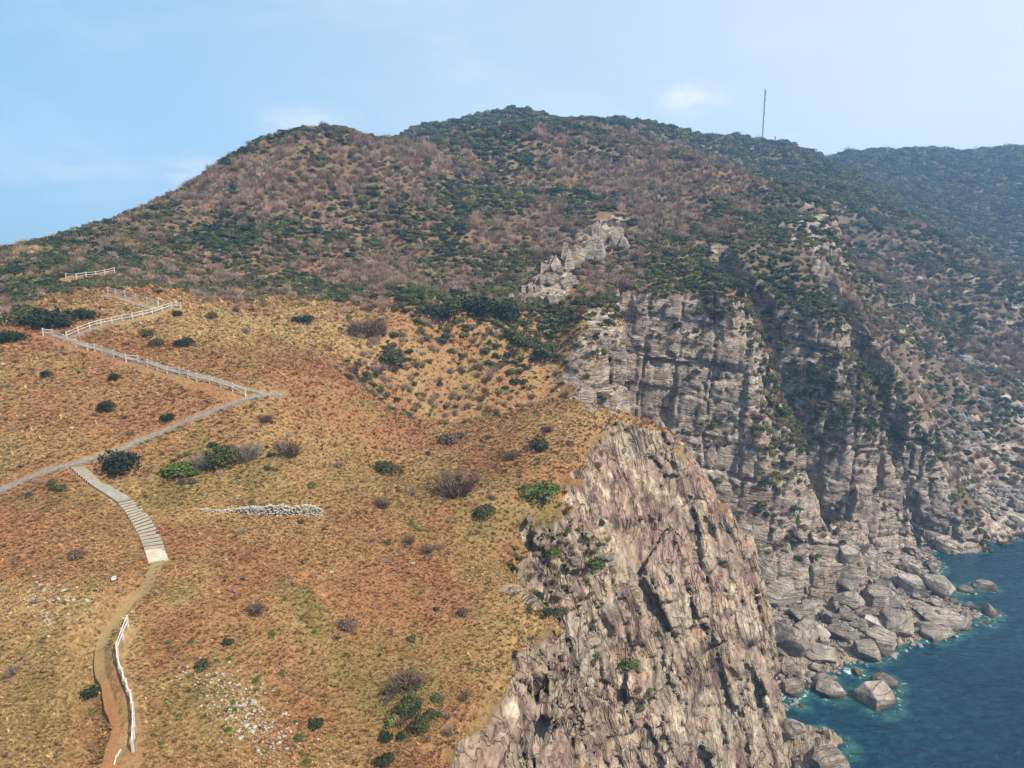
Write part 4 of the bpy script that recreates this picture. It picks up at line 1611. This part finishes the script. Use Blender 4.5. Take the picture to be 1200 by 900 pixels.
def leafy(seed, n=420, leaf=.17, lumps=7, flat=.75):
    r = np.random.default_rng(seed)
    cs = r.normal(size=(lumps, 3)); cs /= np.linalg.norm(cs, axis=1)[:, None]
    cs[:, 2] = np.abs(cs[:, 2]) * .8
    cs = cs * r.uniform(.25, .6, (lumps, 1)); rs = r.uniform(.32, .6, lumps)
    k = r.integers(0, lumps, n)
    d = r.normal(size=(n, 3)); d /= np.linalg.norm(d, axis=1)[:, None]
    d[:, 2] = np.where(d[:, 2] < -.3, -d[:, 2], d[:, 2])
    p = cs[k] + d * (rs[k] * r.uniform(.75, 1.08, n))[:, None]
    p[:, 2] = p[:, 2] * flat + .12
    nn = d + r.normal(size=(n, 3)) * .45; nn /= np.linalg.norm(nn, axis=1)[:, None]
    a = np.cross(nn, r.normal(size=(n, 3))); a /= np.linalg.norm(a, axis=1)[:, None]
    b = np.cross(nn, a)
    L = leaf * r.uniform(.6, 1.3, n)[:, None]
    V = np.stack([p - a * L * .6 - b * L * .4, p + a * L * .6 - b * L * .4, p + b * L * .8], 1)
    return V, r.random(n)


def twiggy(seed, n=170, spread=.75, width=.022, height=1.15):
    r = np.random.default_rng(seed)
    V = []; var = []
    for i in range(n):
        ang = r.uniform(0, 6.28); rad_ = r.uniform(0, .55) ** .8
        base = np.array([math.cos(ang) * rad_ * .5, math.sin(ang) * rad_ * .5, -.05])
        tip = np.array([math.cos(ang) * (rad_ + r.uniform(.05, .5) * spread), math.sin(ang) * (rad_ + r.uniform(.05, .5) * spread), height * r.uniform(.45, 1.0) * (1 - .45 * rad_)])
        tip += r.normal(size=3) * .08
        s = r.normal(size=3); s[2] *= .2; s /= np.linalg.norm(s)
        w = width * r.uniform(.6, 1.6)
        mid = base * .45 + tip * .55 + r.normal(size=3) * .03
        V += [base - s * w, base + s * w, tip]; var.append(r.random())
        for q in range(2):
            t2 = mid + (tip - base) * r.uniform(.2, .45) + r.normal(size=3) * .16
            V += [mid - s * w * .8, mid + s * w * .8, t2]; var.append(r.random())
    return np.array(V).reshape(-1, 3, 3), np.array(var)


def tuft(seed, n=26, h=.42, w=.028):
    r = np.random.default_rng(seed)
    V = []; var = []
    for i in range(n):
        a = r.uniform(0, 6.28); rr = r.uniform(0, .26)
        base = np.array([math.cos(a) * rr, math.sin(a) * rr, -.04])
        lean = np.array([-.16, -.10, 0]) + np.array([math.cos(a), math.sin(a), 0]) * r.uniform(.02, .28)
        hh = h * r.uniform(.45, 1.05)
        tip = base + lean * 1.1 + np.array([0, 0, hh])
        mid = base + lean * .35 + np.array([0, 0, hh * .65])
        s = np.array([-math.sin(a + r.normal() * .6), math.cos(a), 0]) * w * r.uniform(.6, 1.5)
        V += [base - s, base + s, mid + s * .8, base - s, mid + s * .8, mid - s * .8, mid - s * .8, mid + s * .8, tip]
        v = r.random(); var += [v, v, v]
    return np.array(V).reshape(-1, 3, 3), np.array(var)


def collection(name, meshes):
    c = bpy.data.collections.new(name)
    for i, me in enumerate(meshes):
        o = bpy.data.objects.new('%s_kind_%02d' % (name, i), me)
        c.objects.link(o)
    return c


LEAFY = [leafy(10 + k, 420, (.15, .18, .13)[k % 3], 5 + k) for k in range(5)]
TWIG = [twiggy(30 + k, 120, .6 + .15 * k) for k in range(4)]
C_SCRUB = collection('scrub', [tri_mesh('scrub_leafy', v, MP_I, r) for v, r in LEAFY] + [tri_mesh('scrub_twigs', v, MP_I, r) for v, r in TWIG])
C_TUFT = collection('tuft', [tri_mesh('grass_tuft', *(lambda t: (t[0], MP_I, t[1]))(tuft(50 + k, 24 + 4 * k, .36 + .05 * k))) for k in range(5)])


def scatter(name, coll, P, rot, scl, tint, kind):
    me = bpy.data.meshes.new(name)
    n = len(P)
    me.vertices.add(n)
    me.vertices.foreach_set('co', np.asarray(P, np.float32).ravel())
    attr(me, 'rot', 'FLOAT_VECTOR', rot)
    attr(me, 'scl', 'FLOAT_VECTOR', scl)
    attr(me, 'tint', 'FLOAT_COLOR', np.concatenate([tint, np.ones((n, 1))], 1))
    a = me.attributes.new('kindex', 'INT', 'POINT'); a.data.foreach_set('value', np.asarray(kind, np.int32))
    o = add(name, me)
    g = bpy.data.node_groups.new(name, 'GeometryNodeTree')
    g.interface.new_socket('Geometry', in_out='INPUT', socket_type='NodeSocketGeometry')
    g.interface.new_socket('Geometry', in_out='OUTPUT', socket_type='NodeSocketGeometry')
    gi = g.nodes.new('NodeGroupInput'); go = g.nodes.new('NodeGroupOutput')
    ip = g.nodes.new('GeometryNodeInstanceOnPoints'); ci = g.nodes.new('GeometryNodeCollectionInfo')
    ci.inputs['Collection'].default_value = coll
    ci.inputs['Separate Children'].default_value = True
    ci.inputs['Reset Children'].default_value = True
    ip.inputs['Pick Instance'].default_value = True

    def na(nm, typ):
        nd = g.nodes.new('GeometryNodeInputNamedAttribute'); nd.data_type = typ
        nd.inputs['Name'].default_value = nm
        return nd.outputs['Attribute']
    g.links.new(gi.outputs[0], ip.inputs['Points'])
    g.links.new(ci.outputs[0], ip.inputs['Instance'])
    g.links.new(na('kindex', 'INT'), ip.inputs['Instance Index'])
    g.links.new(na('rot', 'FLOAT_VECTOR'), ip.inputs['Rotation'])
    g.links.new(na('scl', 'FLOAT_VECTOR'), ip.inputs['Scale'])
    g.links.new(ip.outputs[0], go.inputs[0])
    md = o.modifiers.new('scatter', 'NODES'); md.node_group = g
    return o


# ------------------------------------------------------------------ where the scrub grows
EDGE = [(-260, 372), (-50, 366), (60, 344), (120, 338), (200, 333), (240, 348), (330, 352), (400, 352), (440, 362), (500, 384), (560, 402), (615, 420), (655, 425), (690, 372)]
_e = [H(*p)[:2] for p in EDGE]
SCRUB_POLY = [tuple(p) for p in _e] + [(22, 152), (150, 150), (900, 200), (1400, 1400), (-1400, 1400), (-1400, float(_e[0][1]))]
GREEN = [(170, 290, 120, 40, .45), (250, 270, 70, 30, .4), (570, 230, 60, 50, .6), (520, 300, 25, 35, .8), (600, 150, 90, 30, .6), (430, 250, 30, 30, .2), (680, 190, 60, 30, .15),
         (820, 310, 70, 30, .7), (910, 300, 45, 60, 1.0), (960, 400, 40, 30, .3), (1120, 230, 160, 40, .6), (640, 380, 80, 40, .5), (380, 180, 50, 20, .3), (120, 350, 60, 30, .4), (30, 330, 40, 30, .2),
         (90, 300, 60, 20, -.1), (340, 205, 60, 30, -.6), (250, 235, 40, 20, -.5), (480, 210, 50, 40, -.5), (330, 310, 60, 30, -.3), (430, 320, 60, 30, -.5), (700, 210, 70, 30, -.4), (560, 290, 30, 50, -.3), (1080, 320, 90, 70, .12), (760, 220, 50, 40, -.4)]


def greenness(P):
    px, py = project(P[:, 0], P[:, 1], P[:, 2])
    g = np.zeros(len(P))
    for cx, cy, rx, ry, v in GREEN:
        g += v * np.exp(-(((px - cx) / rx) ** 2 + ((py - cy) / ry) ** 2))
    g += .75 * sstep(370, 420, P[:, 1])
    g += 1.5 * fbm2(P[:, 0], P[:, 1], 34.0, 3, 201) + .9 * fbm2(P[:, 0], P[:, 1], 9.0, 3, 202)
    return g


TW = np.array([(.215, .145, .120), (.35, .235, .180), (.185, .12, .08), (.29, .215, .155), (.38, .265, .155)])
LF = np.array([(.095, .092, .034), (.058, .07, .024), (.030, .040, .018), (.135, .125, .036), (.085, .072, .034)])


def scrub_look(P, r):
    n = len(P)
    g = greenness(P) + r.normal(size=n) * .27
    leaf = g > -.02
    kind = np.where(leaf, r.integers(0, 5, n), r.integers(5, 9, n))
    w = r.random((n, 1))
    tone = fbm2(P[:, 0], P[:, 1], 26.0, 3, 203)
    ti = np.clip((tone * 4.5 + 2 + r.normal(size=n) * .75), 0, 4).astype(int)
    tl = np.clip((fbm2(P[:, 0], P[:, 1], 20.0, 2, 204) * 4.0 + 1.7 + r.normal(size=n) * .7), 0, 4).astype(int)
    tint = np.where(leaf[:, None], LF[tl], TW[ti]) * (.72 + .56 * w)
    return leaf, kind, tint


r_ = np.random.default_rng(77)
cell = .0072
us = np.arange(-1.0, .98, cell); ls = np.arange(math.log(40), math.log(860), cell * 1.15)
UU, LL = np.meshgrid(us, ls, indexing='ij')
UU = UU + r_.uniform(-.5, .5, UU.shape) * cell; LL = LL + r_.uniform(-.5, .5, LL.shape) * cell
YY = np.exp(LL); XX = UU * YY
ZZ = T(XX, YY)
rt = (ZZ - CAMZ) / YY
hor = np.maximum.accumulate(rt, axis=1)
vis = rt > hor - .022
P = np.stack([XX[vis], YY[vis], ZZ[vis]], 1)
sp_ = sd_poly(P[:, 0], P[:, 1], SCRUB_POLY)
inside = np.where((P[:, 0] > -14) & (P[:, 0] < 142) & (P[:, 1] < 246), coast(P[:, 0], P[:, 1], P[:, 2]), -9)
nz = 1 / np.sqrt(1 + ((T(P[:, 0] + 1, P[:, 1]) - P[:, 2]) ** 2 + (T(P[:, 0], P[:, 1] + 1) - P[:, 2]) ** 2))
px_, py_ = project(P[:, 0], P[:, 1], P[:, 2])
prob = sstep(5.5, -7.0, sp_ + 13.0 * fbm2(P[:, 0], P[:, 1], 13.0, 3, 210) - 1.0)
prob *= (inside < 2.0) & (np.abs(NETTOP(P[:, 0], P[:, 1]) - P[:, 2]) < 1.2)
# bare rocky places: the outcrop and the screes above the stony beach
for cx, cy, rx, ry, v in ((655, 330, 34, 28, .8), (705, 275, 30, 30, .75), (1150, 520, 80, 70, .45), (1190, 600, 50, 40, 1), (1110, 420, 60, 60, .2), (960, 270, 30, 40, .5), (1060, 440, 30, 60, .4)):
    prob *= 1 - v * np.exp(-(((px_ - cx) / rx) ** 2 + ((py_ - cy) / ry) ** 2) ** 2)
prob *= ~blocked(P[:, 0], P[:, 1], .5)
# thinner scrub in the bowl beyond the saddle
bowl = np.zeros(len(P))
for cx, cy, rx, ry, v in ((450, 435, 55, 36, .34), (540, 470, 70, 22, .42), (600, 430, 60, 30, .5), (560, 385, 60, 25, .45), (650, 400, 40, 30, .5), (425, 385, 30, 18, .3), (480, 350, 40, 20, .4), (520, 420, 50, 30, .22)):
    bowl = np.maximum(bowl, v * np.exp(-(((px_ - cx) / rx) ** 2 + ((py_ - cy) / ry) ** 2)))
bowl *= sstep(-.35, .25, fbm2(P[:, 0], P[:, 1], 6.0, 3, 215) + .1)
prob = np.maximum(prob, bowl * 2.6 * (inside < -.8) * (P[:, 1] > 108))
keep = r_.random(len(P)) < prob
patch = np.zeros(len(P))
for cx, cy, rx, ry, v in ((255, 540, 62, 16, .30), (330, 515, 40, 18, .14), (215, 560, 30, 10, .22), (655, 650, 36, 30, .16), (690, 640, 26, 36, .2), (590, 600, 60, 18, .06), (500, 560, 70, 26, .05), (470, 640, 40, 16, .05),
                          (485, 830, 50, 36, .10), (300, 715, 26, 10, .12), (540, 520, 60, 8, .08), (560, 585, 30, 10, .1), (110, 800, 10, 50, .10), (230, 590, 60, 8, .08), (60, 575, 50, 14, .05), (640, 700, 20, 30, .2), (250, 790, 70, 50, .03)):
    patch = np.maximum(patch, v * np.exp(-(((px_ - cx) / rx) ** 2 + ((py_ - cy) / ry) ** 2) ** 1.5))
patch *= (P[:, 1] < 125) * ~blocked(P[:, 0], P[:, 1], .6) * (inside < .4)
keep |= r_.random(len(P)) < np.maximum(patch, .0022 * (sp_ > 0) * (inside < -.5) * ~blocked(P[:, 0], P[:, 1], .8))
P = P[keep]
leaf, kind, tint = scrub_look(P, r_)
size = np.maximum(.0062 * P[:, 1], .52) * r_.lognormal(0, .34, len(P)) * (1 + .55 * fbm2(P[:, 0], P[:, 1], 16.0, 3, 222))
size *= 1 + .9 * np.clip(bowl[keep] * 2, 0, 1) * r_.random(len(P)) ** 2 * 1.4
size = np.clip(size, .35, np.maximum(.0095 * P[:, 1], .8))
# growth on ledges and in clefts of the cliffs
cv = np.nonzero((NNORM[:, 2] > .14) & ((NV_[:, 1] > 120) | (NV_[:, 2] > 22)) & (NV_[:, 2] > 7))[0]
Vc = NV_[cv]
drop = T(Vc[:, 0], Vc[:, 1]) - Vc[:, 2]
ledge = (drop > .8)
pxc, pyc = project(Vc[:, 0], Vc[:, 1], Vc[:, 2])
pr = .025 * (NNORM[cv, 2] > .55) * (Vc[:, 1] > 120)
for cx, cy, rx, ry, v in ((905, 345, 22, 60, .5), (980, 470, 60, 42, .55), (930, 470, 22, 60, .35), (835, 365, 50, 8, .25), (860, 495, 40, 8, .15), (830, 330, 70, 16, .35), (800, 400, 30, 15, .15), (700, 360, 20, 40, .2), (1075, 520, 25, 40, .25), (905, 540, 18, 60, .18), (1015, 440, 20, 30, .12), (655, 645, 26, 22, .22), (690, 640, 18, 22, .25), (668, 690, 16, 26, .2), (742, 772, 10, 14, .4), (752, 822, 9, 12, .4), (690, 760, 16, 40, .05), (640, 640, 22, 14, .2)):
    pr = pr + v * np.exp(-(((pxc - cx) / rx) ** 2 + ((pyc - cy) / ry) ** 2))
sel = cv[ledge & (r_.random(len(cv)) < pr * .55)]
P2 = NV_[sel]
n2 = len(P2)
k2 = np.where(r_.random(n2) < .8, r_.integers(0, 5, n2), r_.integers(5, 9, n2))
t2 = np.where((k2 < 5)[:, None], LF[r_.integers(0, 5, n2)], TW[r_.integers(0, 5, n2)]) * r_.uniform(.75, 1.25, (n2, 1))
s2 = r_.lognormal(-.05, .34, n2) * np.where(P2[:, 1] > 120, 1.05, .55)
P = np.concatenate([P, P2]); kind = np.concatenate([kind, k2]); tint = np.concatenate([tint, t2]); size = np.concatenate([size, s2])
print('scrub', len(P))
# the largest-looking ones become individual shrubs, the rest one mass
near = np.argsort(-(size / P[:, 1]) + 10.0 * (P[:, 1] > 175) + 10.0 * (np.abs(P[:, 0] / P[:, 1]) > .7))
N_IND = 150
ind = near[:N_IND]
mass = np.setdiff1d(np.arange(len(P)), ind)
rot = np.stack([r_.normal(size=len(P)) * .08, r_.normal(size=len(P)) * .08, r_.uniform(0, 6.28, len(P))], 1)
tall = np.where(kind >= 5, r_.uniform(.85, 1.35, len(P)), r_.uniform(.75, 1.1, len(P)))
scl = np.stack([size, size, size * tall], 1)
o = scatter('hillside_scrub', C_SCRUB, P[mass], rot[mass], scl[mass], tint[mass], kind[mass])
tag(o, 'dense scrub of bare brown and dark green bushes over the hills', 'scrub', None, 'stuff')

# ------------------------------------------------------------------ single shrubs
SH_LEAF = [tri_mesh('foliage', v, MP_O, r) for v, r in [leafy(110 + k, 900, .105, 8 + k, .8) for k in range(4)]]
SH_TWIG = [tri_mesh('twigs', v, MP_O, r) for v, r in [twiggy(130 + k, 190, .9, .013, 1.05) for k in range(3)]]
IND_L = [tri_mesh('foliage', v, MP_O, r) for v, r in LEAFY]
IND_T = [tri_mesh('twigs', v, MP_O, r) for v, r in TWIG]
M_STEM = mat_plain('shrub_stem', (.15, .12, .09), var=.2, bump=0)


def stem_mesh(seed):
    r = np.random.default_rng(seed); m = MB()
    for k in range(6):
        a = r.uniform(0, 6.28)
        q = Vector((math.cos(a) * .12, math.sin(a) * .12, .35)); e = Vector((math.cos(a) * .55, math.sin(a) * .55, .35 + r.uniform(.1, .4)))
        m.bar((0, 0, -.15), q, .07, .07, taper=.75); m.bar(q, e, .05, .05, taper=.35)
    me = bpy.data.meshes.new('stems'); me.from_pydata(m.v, [], m.f); me.update(); me.materials.append(M_STEM)
    return me


STEMS = [stem_mesh(k) for k in range(3)]


def shrub(p, size, look, tint, label, group, k, flat=1.0):
    root = tag(empty('shrub', tuple(p), RNG.uniform(0, 6.28)), label, 'shrub', group)
    root.scale = (size * RNG.uniform(.85, 1.35), size * RNG.uniform(.8, 1.2), size * flat * RNG.uniform(.85, 1.15))
    for me, nm in (((SH_LEAF if look == 'leaf' else SH_TWIG)[k % 3], 'foliage' if look == 'leaf' else 'twigs'), (STEMS[k % 3], 'stems')):
        o = bpy.data.objects.new(nm, me); COL.objects.link(o); o.parent = root; o.color = (*tint, 1)
    return root


DG = (.020, .028, .013); OG = (.055, .06, .02); BR = (.13, .08, .055); GY = (.20, .16, .13); BG = (.075, .10, .02)
SHRUBS = [  # px, py (foot), width px, look, tint, label
    (637, 596, 46, 'leaf', BG, 'big bright green shrub near the cliff edge of the headland'),
    (535, 588, 52, 'twig', BR, 'wide brown leafless bush in the middle of the headland slope'),
    (453, 557, 28, 'leaf', OG, 'dark round shrub left of the wide brown bush'),
    (568, 612, 28, 'leaf', OG, 'olive shrub below and right of the wide brown bush'),
    (136, 560, 44, 'leaf', DG, 'large dark green bush right of the top of the stone steps'),
    (258, 552, 40, 'leaf', OG, 'green and brown bush left of centre in the bramble patch above the stone wall'),
    (232, 556, 36, 'twig', GY, 'grey leafless bush at the left of the bramble patch above the stone wall'),
    (290, 545, 34, 'twig', GY, 'grey leafless bush at the right of the bramble patch above the stone wall'),
    (208, 562, 30, 'leaf', BG, 'small bright green bush at the left foot of the bramble patch'),
    (335, 540, 36, 'twig', BR, 'brown twiggy bush right of the bramble patch above the stone wall'),
    (310, 497, 16, 'twig', BR, 'small dark twiggy bush below the bend of the grey path'),
    (123, 484, 20, 'leaf', DG, 'small dark bush on the rust slope below the long fence'),
    (196, 496, 14, 'leaf', DG, 'small dark bush beside the grey path on its uphill side'),
    (132, 447, 14, 'leaf', DG, 'tiny dark bush just below the long fence'),
    (53, 443, 12, 'leaf', DG, 'tiny dark tuft on the rust slope at far left below the fence'),
    (95, 377, 24, 'leaf', DG, 'round dark green bush above the left end of the long fence'),
    (55, 388, 40, 'leaf', DG, 'largest dark green bush at the left end of the long fence'),
    (22, 382, 36, 'leaf', OG, 'dark olive bush left of the largest bush by the fence'),
    (8, 404, 26, 'leaf', DG, 'dark green bush cut by the left edge of the photo'),
    (170, 397, 16, 'leaf', OG, 'small bush between the fences, left of two'),
    (182, 406, 14, 'leaf', OG, 'small bush between the fences, right and lower of two'),
    (215, 407, 18, 'leaf', DG, 'small dark green bush on the slope right of the zigzag fences'),
    (207, 371, 10, 'leaf', DG, 'tiny dark bush just under the right end of the rising fence'),
    (246, 374, 12, 'leaf', OG, 'tiny olive bush on the golden slope right of the fences'),
    (356, 380, 20, 'leaf', DG, 'dark bush on the golden slope under the scrub edge'),
    (430, 400, 42, 'twig', BR, 'tall brown twiggy bush at the left rim of the bowl'),
    (455, 432, 26, 'leaf', OG, 'dark olive bush on the slope inside the bowl'),
    (520, 383, 36, 'leaf', DG, 'dark green bush above the bowl, leftmost of the green cluster'),
    (560, 378, 40, 'leaf', DG, 'dark green bush in the middle of the green cluster above the bowl'),
    (595, 385, 36, 'leaf', DG, 'dark green bush at the right of the green cluster above the bowl'),
    (607, 422, 34, 'leaf', OG, 'olive bush on the far side of the bowl'),
    (640, 432, 30, 'leaf', OG, 'olive bush near the rounded rock across the bowl'),
    (527, 522, 22, 'leaf', BR, 'flat brown bush just in front of the saddle rim'),
    (538, 516, 14, 'leaf', OG, 'small dark bush right of the flat brown bush on the saddle'),
    (632, 530, 26, 'leaf', OG, 'olive bush on the headland top, left of the reddish one'),
    (643, 509, 14, 'twig', BR, 'small reddish bush on the headland top near the rim'),
    (573, 515, 10, 'twig', BR, 'tiny brown bush on the saddle between two larger ones'),
    (600, 541, 18, 'twig', BR, 'small brown bush above the big bright green shrub'),
    (668, 523, 8, 'leaf', BR, 'tiny dark tuft near the right of the headland top'),
    (700, 530, 14, 'leaf', BR, 'small dark bush on the headland top close to the pale rock edge'),
    (718, 503, 8, 'leaf', BR, 'tiny dark tuft at the right rim of the headland top, left of two'),
    (736, 505, 8, 'leaf', BR, 'tiny dark tuft at the right rim of the headland top, right of two'),
    (478, 640, 20, 'twig', BR, 'dark twiggy bush above the half-buried stone'),
    (500, 650, 18, 'twig', BR, 'brown twiggy bush by the gully rim right of the dark one'),
    (447, 597, 22, 'twig', BR, 'small dark bush left of the gully above the turf'),
    (396, 549, 14, 'twig', GY, 'small grey twiggy bush in the grass above the stone wall'),
    (405, 740, 22, 'leaf', BR, 'low brown bush on the lower orange turf'),
    (543, 722, 14, 'leaf', BR, 'small brown bush close to the pillar edge'),
    (298, 725, 26, 'twig', BR, 'brown leafless bush on the lower slope below the wall'),
    (475, 815, 44, 'twig', BR, 'wide dark twiggy bush low on the slope near the pillar'),
    (492, 862, 26, 'leaf', OG, 'green bush at the brink left of the pillar foot'),
    (85, 657, 16, 'leaf', BR, 'small dark bush left of the lower stone steps'),
    (105, 822, 22, 'leaf', DG, 'dark bush left of the orange trail under the bank'),
    (350, 870, 14, 'leaf', BG, 'small green bush near the rubble at the bottom'),
    (650, 655, 22, 'leaf', BG, 'green bush at the head of the rubble gully'),
    (700, 660, 22, 'leaf', BG, 'green bush above the bluish rock in the gully'),
    (655, 715, 20, 'leaf', OG, 'green bush on the slope of the rubble gully'),
    (740, 770, 26, 'leaf', BG, 'upper green bush growing on the headland cliff face'),
    (752, 822, 24, 'leaf', BG, 'lower green bush growing on the headland cliff face'),
]
for k, (px, py, w, look, tint_, lab) in enumerate(SHRUBS):
    h = H(px, py)
    if h is None:
        continue
    sz = w * h[1] / 800 / 1.4
    nt_ = float(NETTOP(np.array([h[0]]), np.array([h[1]]))[0])
    h[2] = nt_ if -3 < nt_ - h[2] < 0 else h[2]
    shrub((h[0], h[1] + sz * .4, ground(h[0], h[1] + sz * .4) if h[2] > ground(h[0], h[1]) - .6 else h[2]), sz, look, tint_, lab, 'single shrubs on the grassy slopes', k, 1.05 if look == 'leaf' else .95)
# green leafy plants low on the slope
n_ = 0
while n_ < 46:
    px = RNG.uniform(180, 380); py = RNG.uniform(700, 895)
    if fbm2(px, py, 40.0, 2, 9) < -.05 or px < 170 + (900 - py) * .05:
        continue
    h = H(px, py)
    root = shrub((h[0], h[1], ground(h[0], h[1])), RNG.uniform(.16, .36), 'leaf', (.05, .12, .015), 'small bright green leafy plant in the dry grass right of the dirt trail', 'green plants in the dry grass near the trail', n_, .7)
    root.name = 'leafy_plant'; root['category'] = 'plant'
    n_ += 1
for i in ind:
    lf = kind[i] < 5
    me = IND_L[kind[i]] if lf else IND_T[kind[i] - 5]
    o = bpy.data.objects.new('shrub', me); COL.objects.link(o)
    o.location = P[i]; o.rotation_euler = rot[i]; o.scale = scl[i]; o.color = (*tint[i], 1)
    tag(o, 'green leafy shrub along the lower edge of the hillside scrub' if lf else 'bare brown twiggy shrub along the lower edge of the hillside scrub', 'shrub',
        'leafy shrubs along the scrub edge' if lf else 'bare shrubs along the scrub edge')

# ------------------------------------------------------------------ dry grass
cu_ = .0038
us = np.arange(-.92, .40, cu_); ls = np.arange(math.log(33), math.log(172), cu_ * 1.5)
UU, LL = np.meshgrid(us, ls, indexing='ij')
UU = UU + r_.uniform(-.5, .5, UU.shape) * cu_; LL = LL + r_.uniform(-.5, .5, LL.shape) * cu_ * 1.5
YY = np.exp(LL); XX = UU * YY
x, y = XX.ravel(), YY.ravel()
z = T(x, y)
ins = np.where(x > -38, coast(x, y, z), -9)
sp_ = sd_poly(x, y, SCRUB_POLY)
innet = (x > -13.5) & (x < 140) & (y > 37) & (y < 240)
top = NETTOP(x, y)
z = np.where(innet, np.minimum(z, top), z)
kp = (ins < 2.5) & (np.abs(top - T(x, y)) < .8 + .4 * r_.random(len(x))) & ~blocked(x, y, -.02) & (r_.random(len(x)) < sstep(-9, 0, sp_) * .9 + .1)
g = .97 - .75 * np.exp(-(((x - 5.5) / 6.0) ** 2 + ((y - 81) / 7.0) ** 2))
kp &= r_.random(len(x)) < g
kp &= r_.random(len(x)) > brink(x, y, z) * .85
x, y, z = x[kp], y[kp], z[kp]
n = len(x)
print('tufts', n)
tc_ = turf_colour(x, y)
tint = tc_ * r_.lognormal(.08, .24, (n, 1)) * np.where(r_.random((n, 1)) < .13, .45, 1.0) * (1 + r_.normal(size=(n, 3)) * .05)
size = np.maximum(.0076 * y, .40) * r_.lognormal(0, .25, n)
rot = np.stack([r_.normal(size=n) * .15, r_.normal(size=n) * .15, r_.normal(size=n) * .7], 1)
o = scatter('dry_grass', C_TUFT, np.stack([x, y, z], 1), rot, np.stack([size, size, size * r_.uniform(.6, 1.1, n)], 1), tint, r_.integers(0, 5, n))
tag(o, 'dry rust and straw coloured tussock grass on the plateau', 'grass', None, 'stuff')

# ------------------------------------------------------------------ haze
hz = MB()
x0, x1, y0, y1, z0, z1 = -1520, 1520, -1220, 1520, -14, 225
hz.raw([(x0, y0, z0), (x1, y0, z0), (x1, y1, z0), (x0, y1, z0), (x0, y0, z1), (x1, y0, z1), (x1, y1, z1), (x0, y1, z1)],
       [(3, 2, 1, 0), (4, 5, 6, 7), (0, 1, 5, 4), (1, 2, 6, 5), (2, 3, 7, 6), (3, 0, 4, 7)])
hm = bpy.data.materials.new('haze_air'); hm.use_nodes = True
hm.node_tree.nodes.clear()
ho = hm.node_tree.nodes.new('ShaderNodeOutputMaterial'); hv = hm.node_tree.nodes.new('ShaderNodeVolumePrincipled')
hv.inputs['Color'].default_value = (.33, .61, 1.0, 1)
hv.inputs['Density'].default_value = .00043
hv.inputs['Anisotropy'].default_value = .1
hm.node_tree.links.new(hv.outputs[0], ho.inputs['Volume'])
tag(hz.build('haze', hm), kind='stuff')
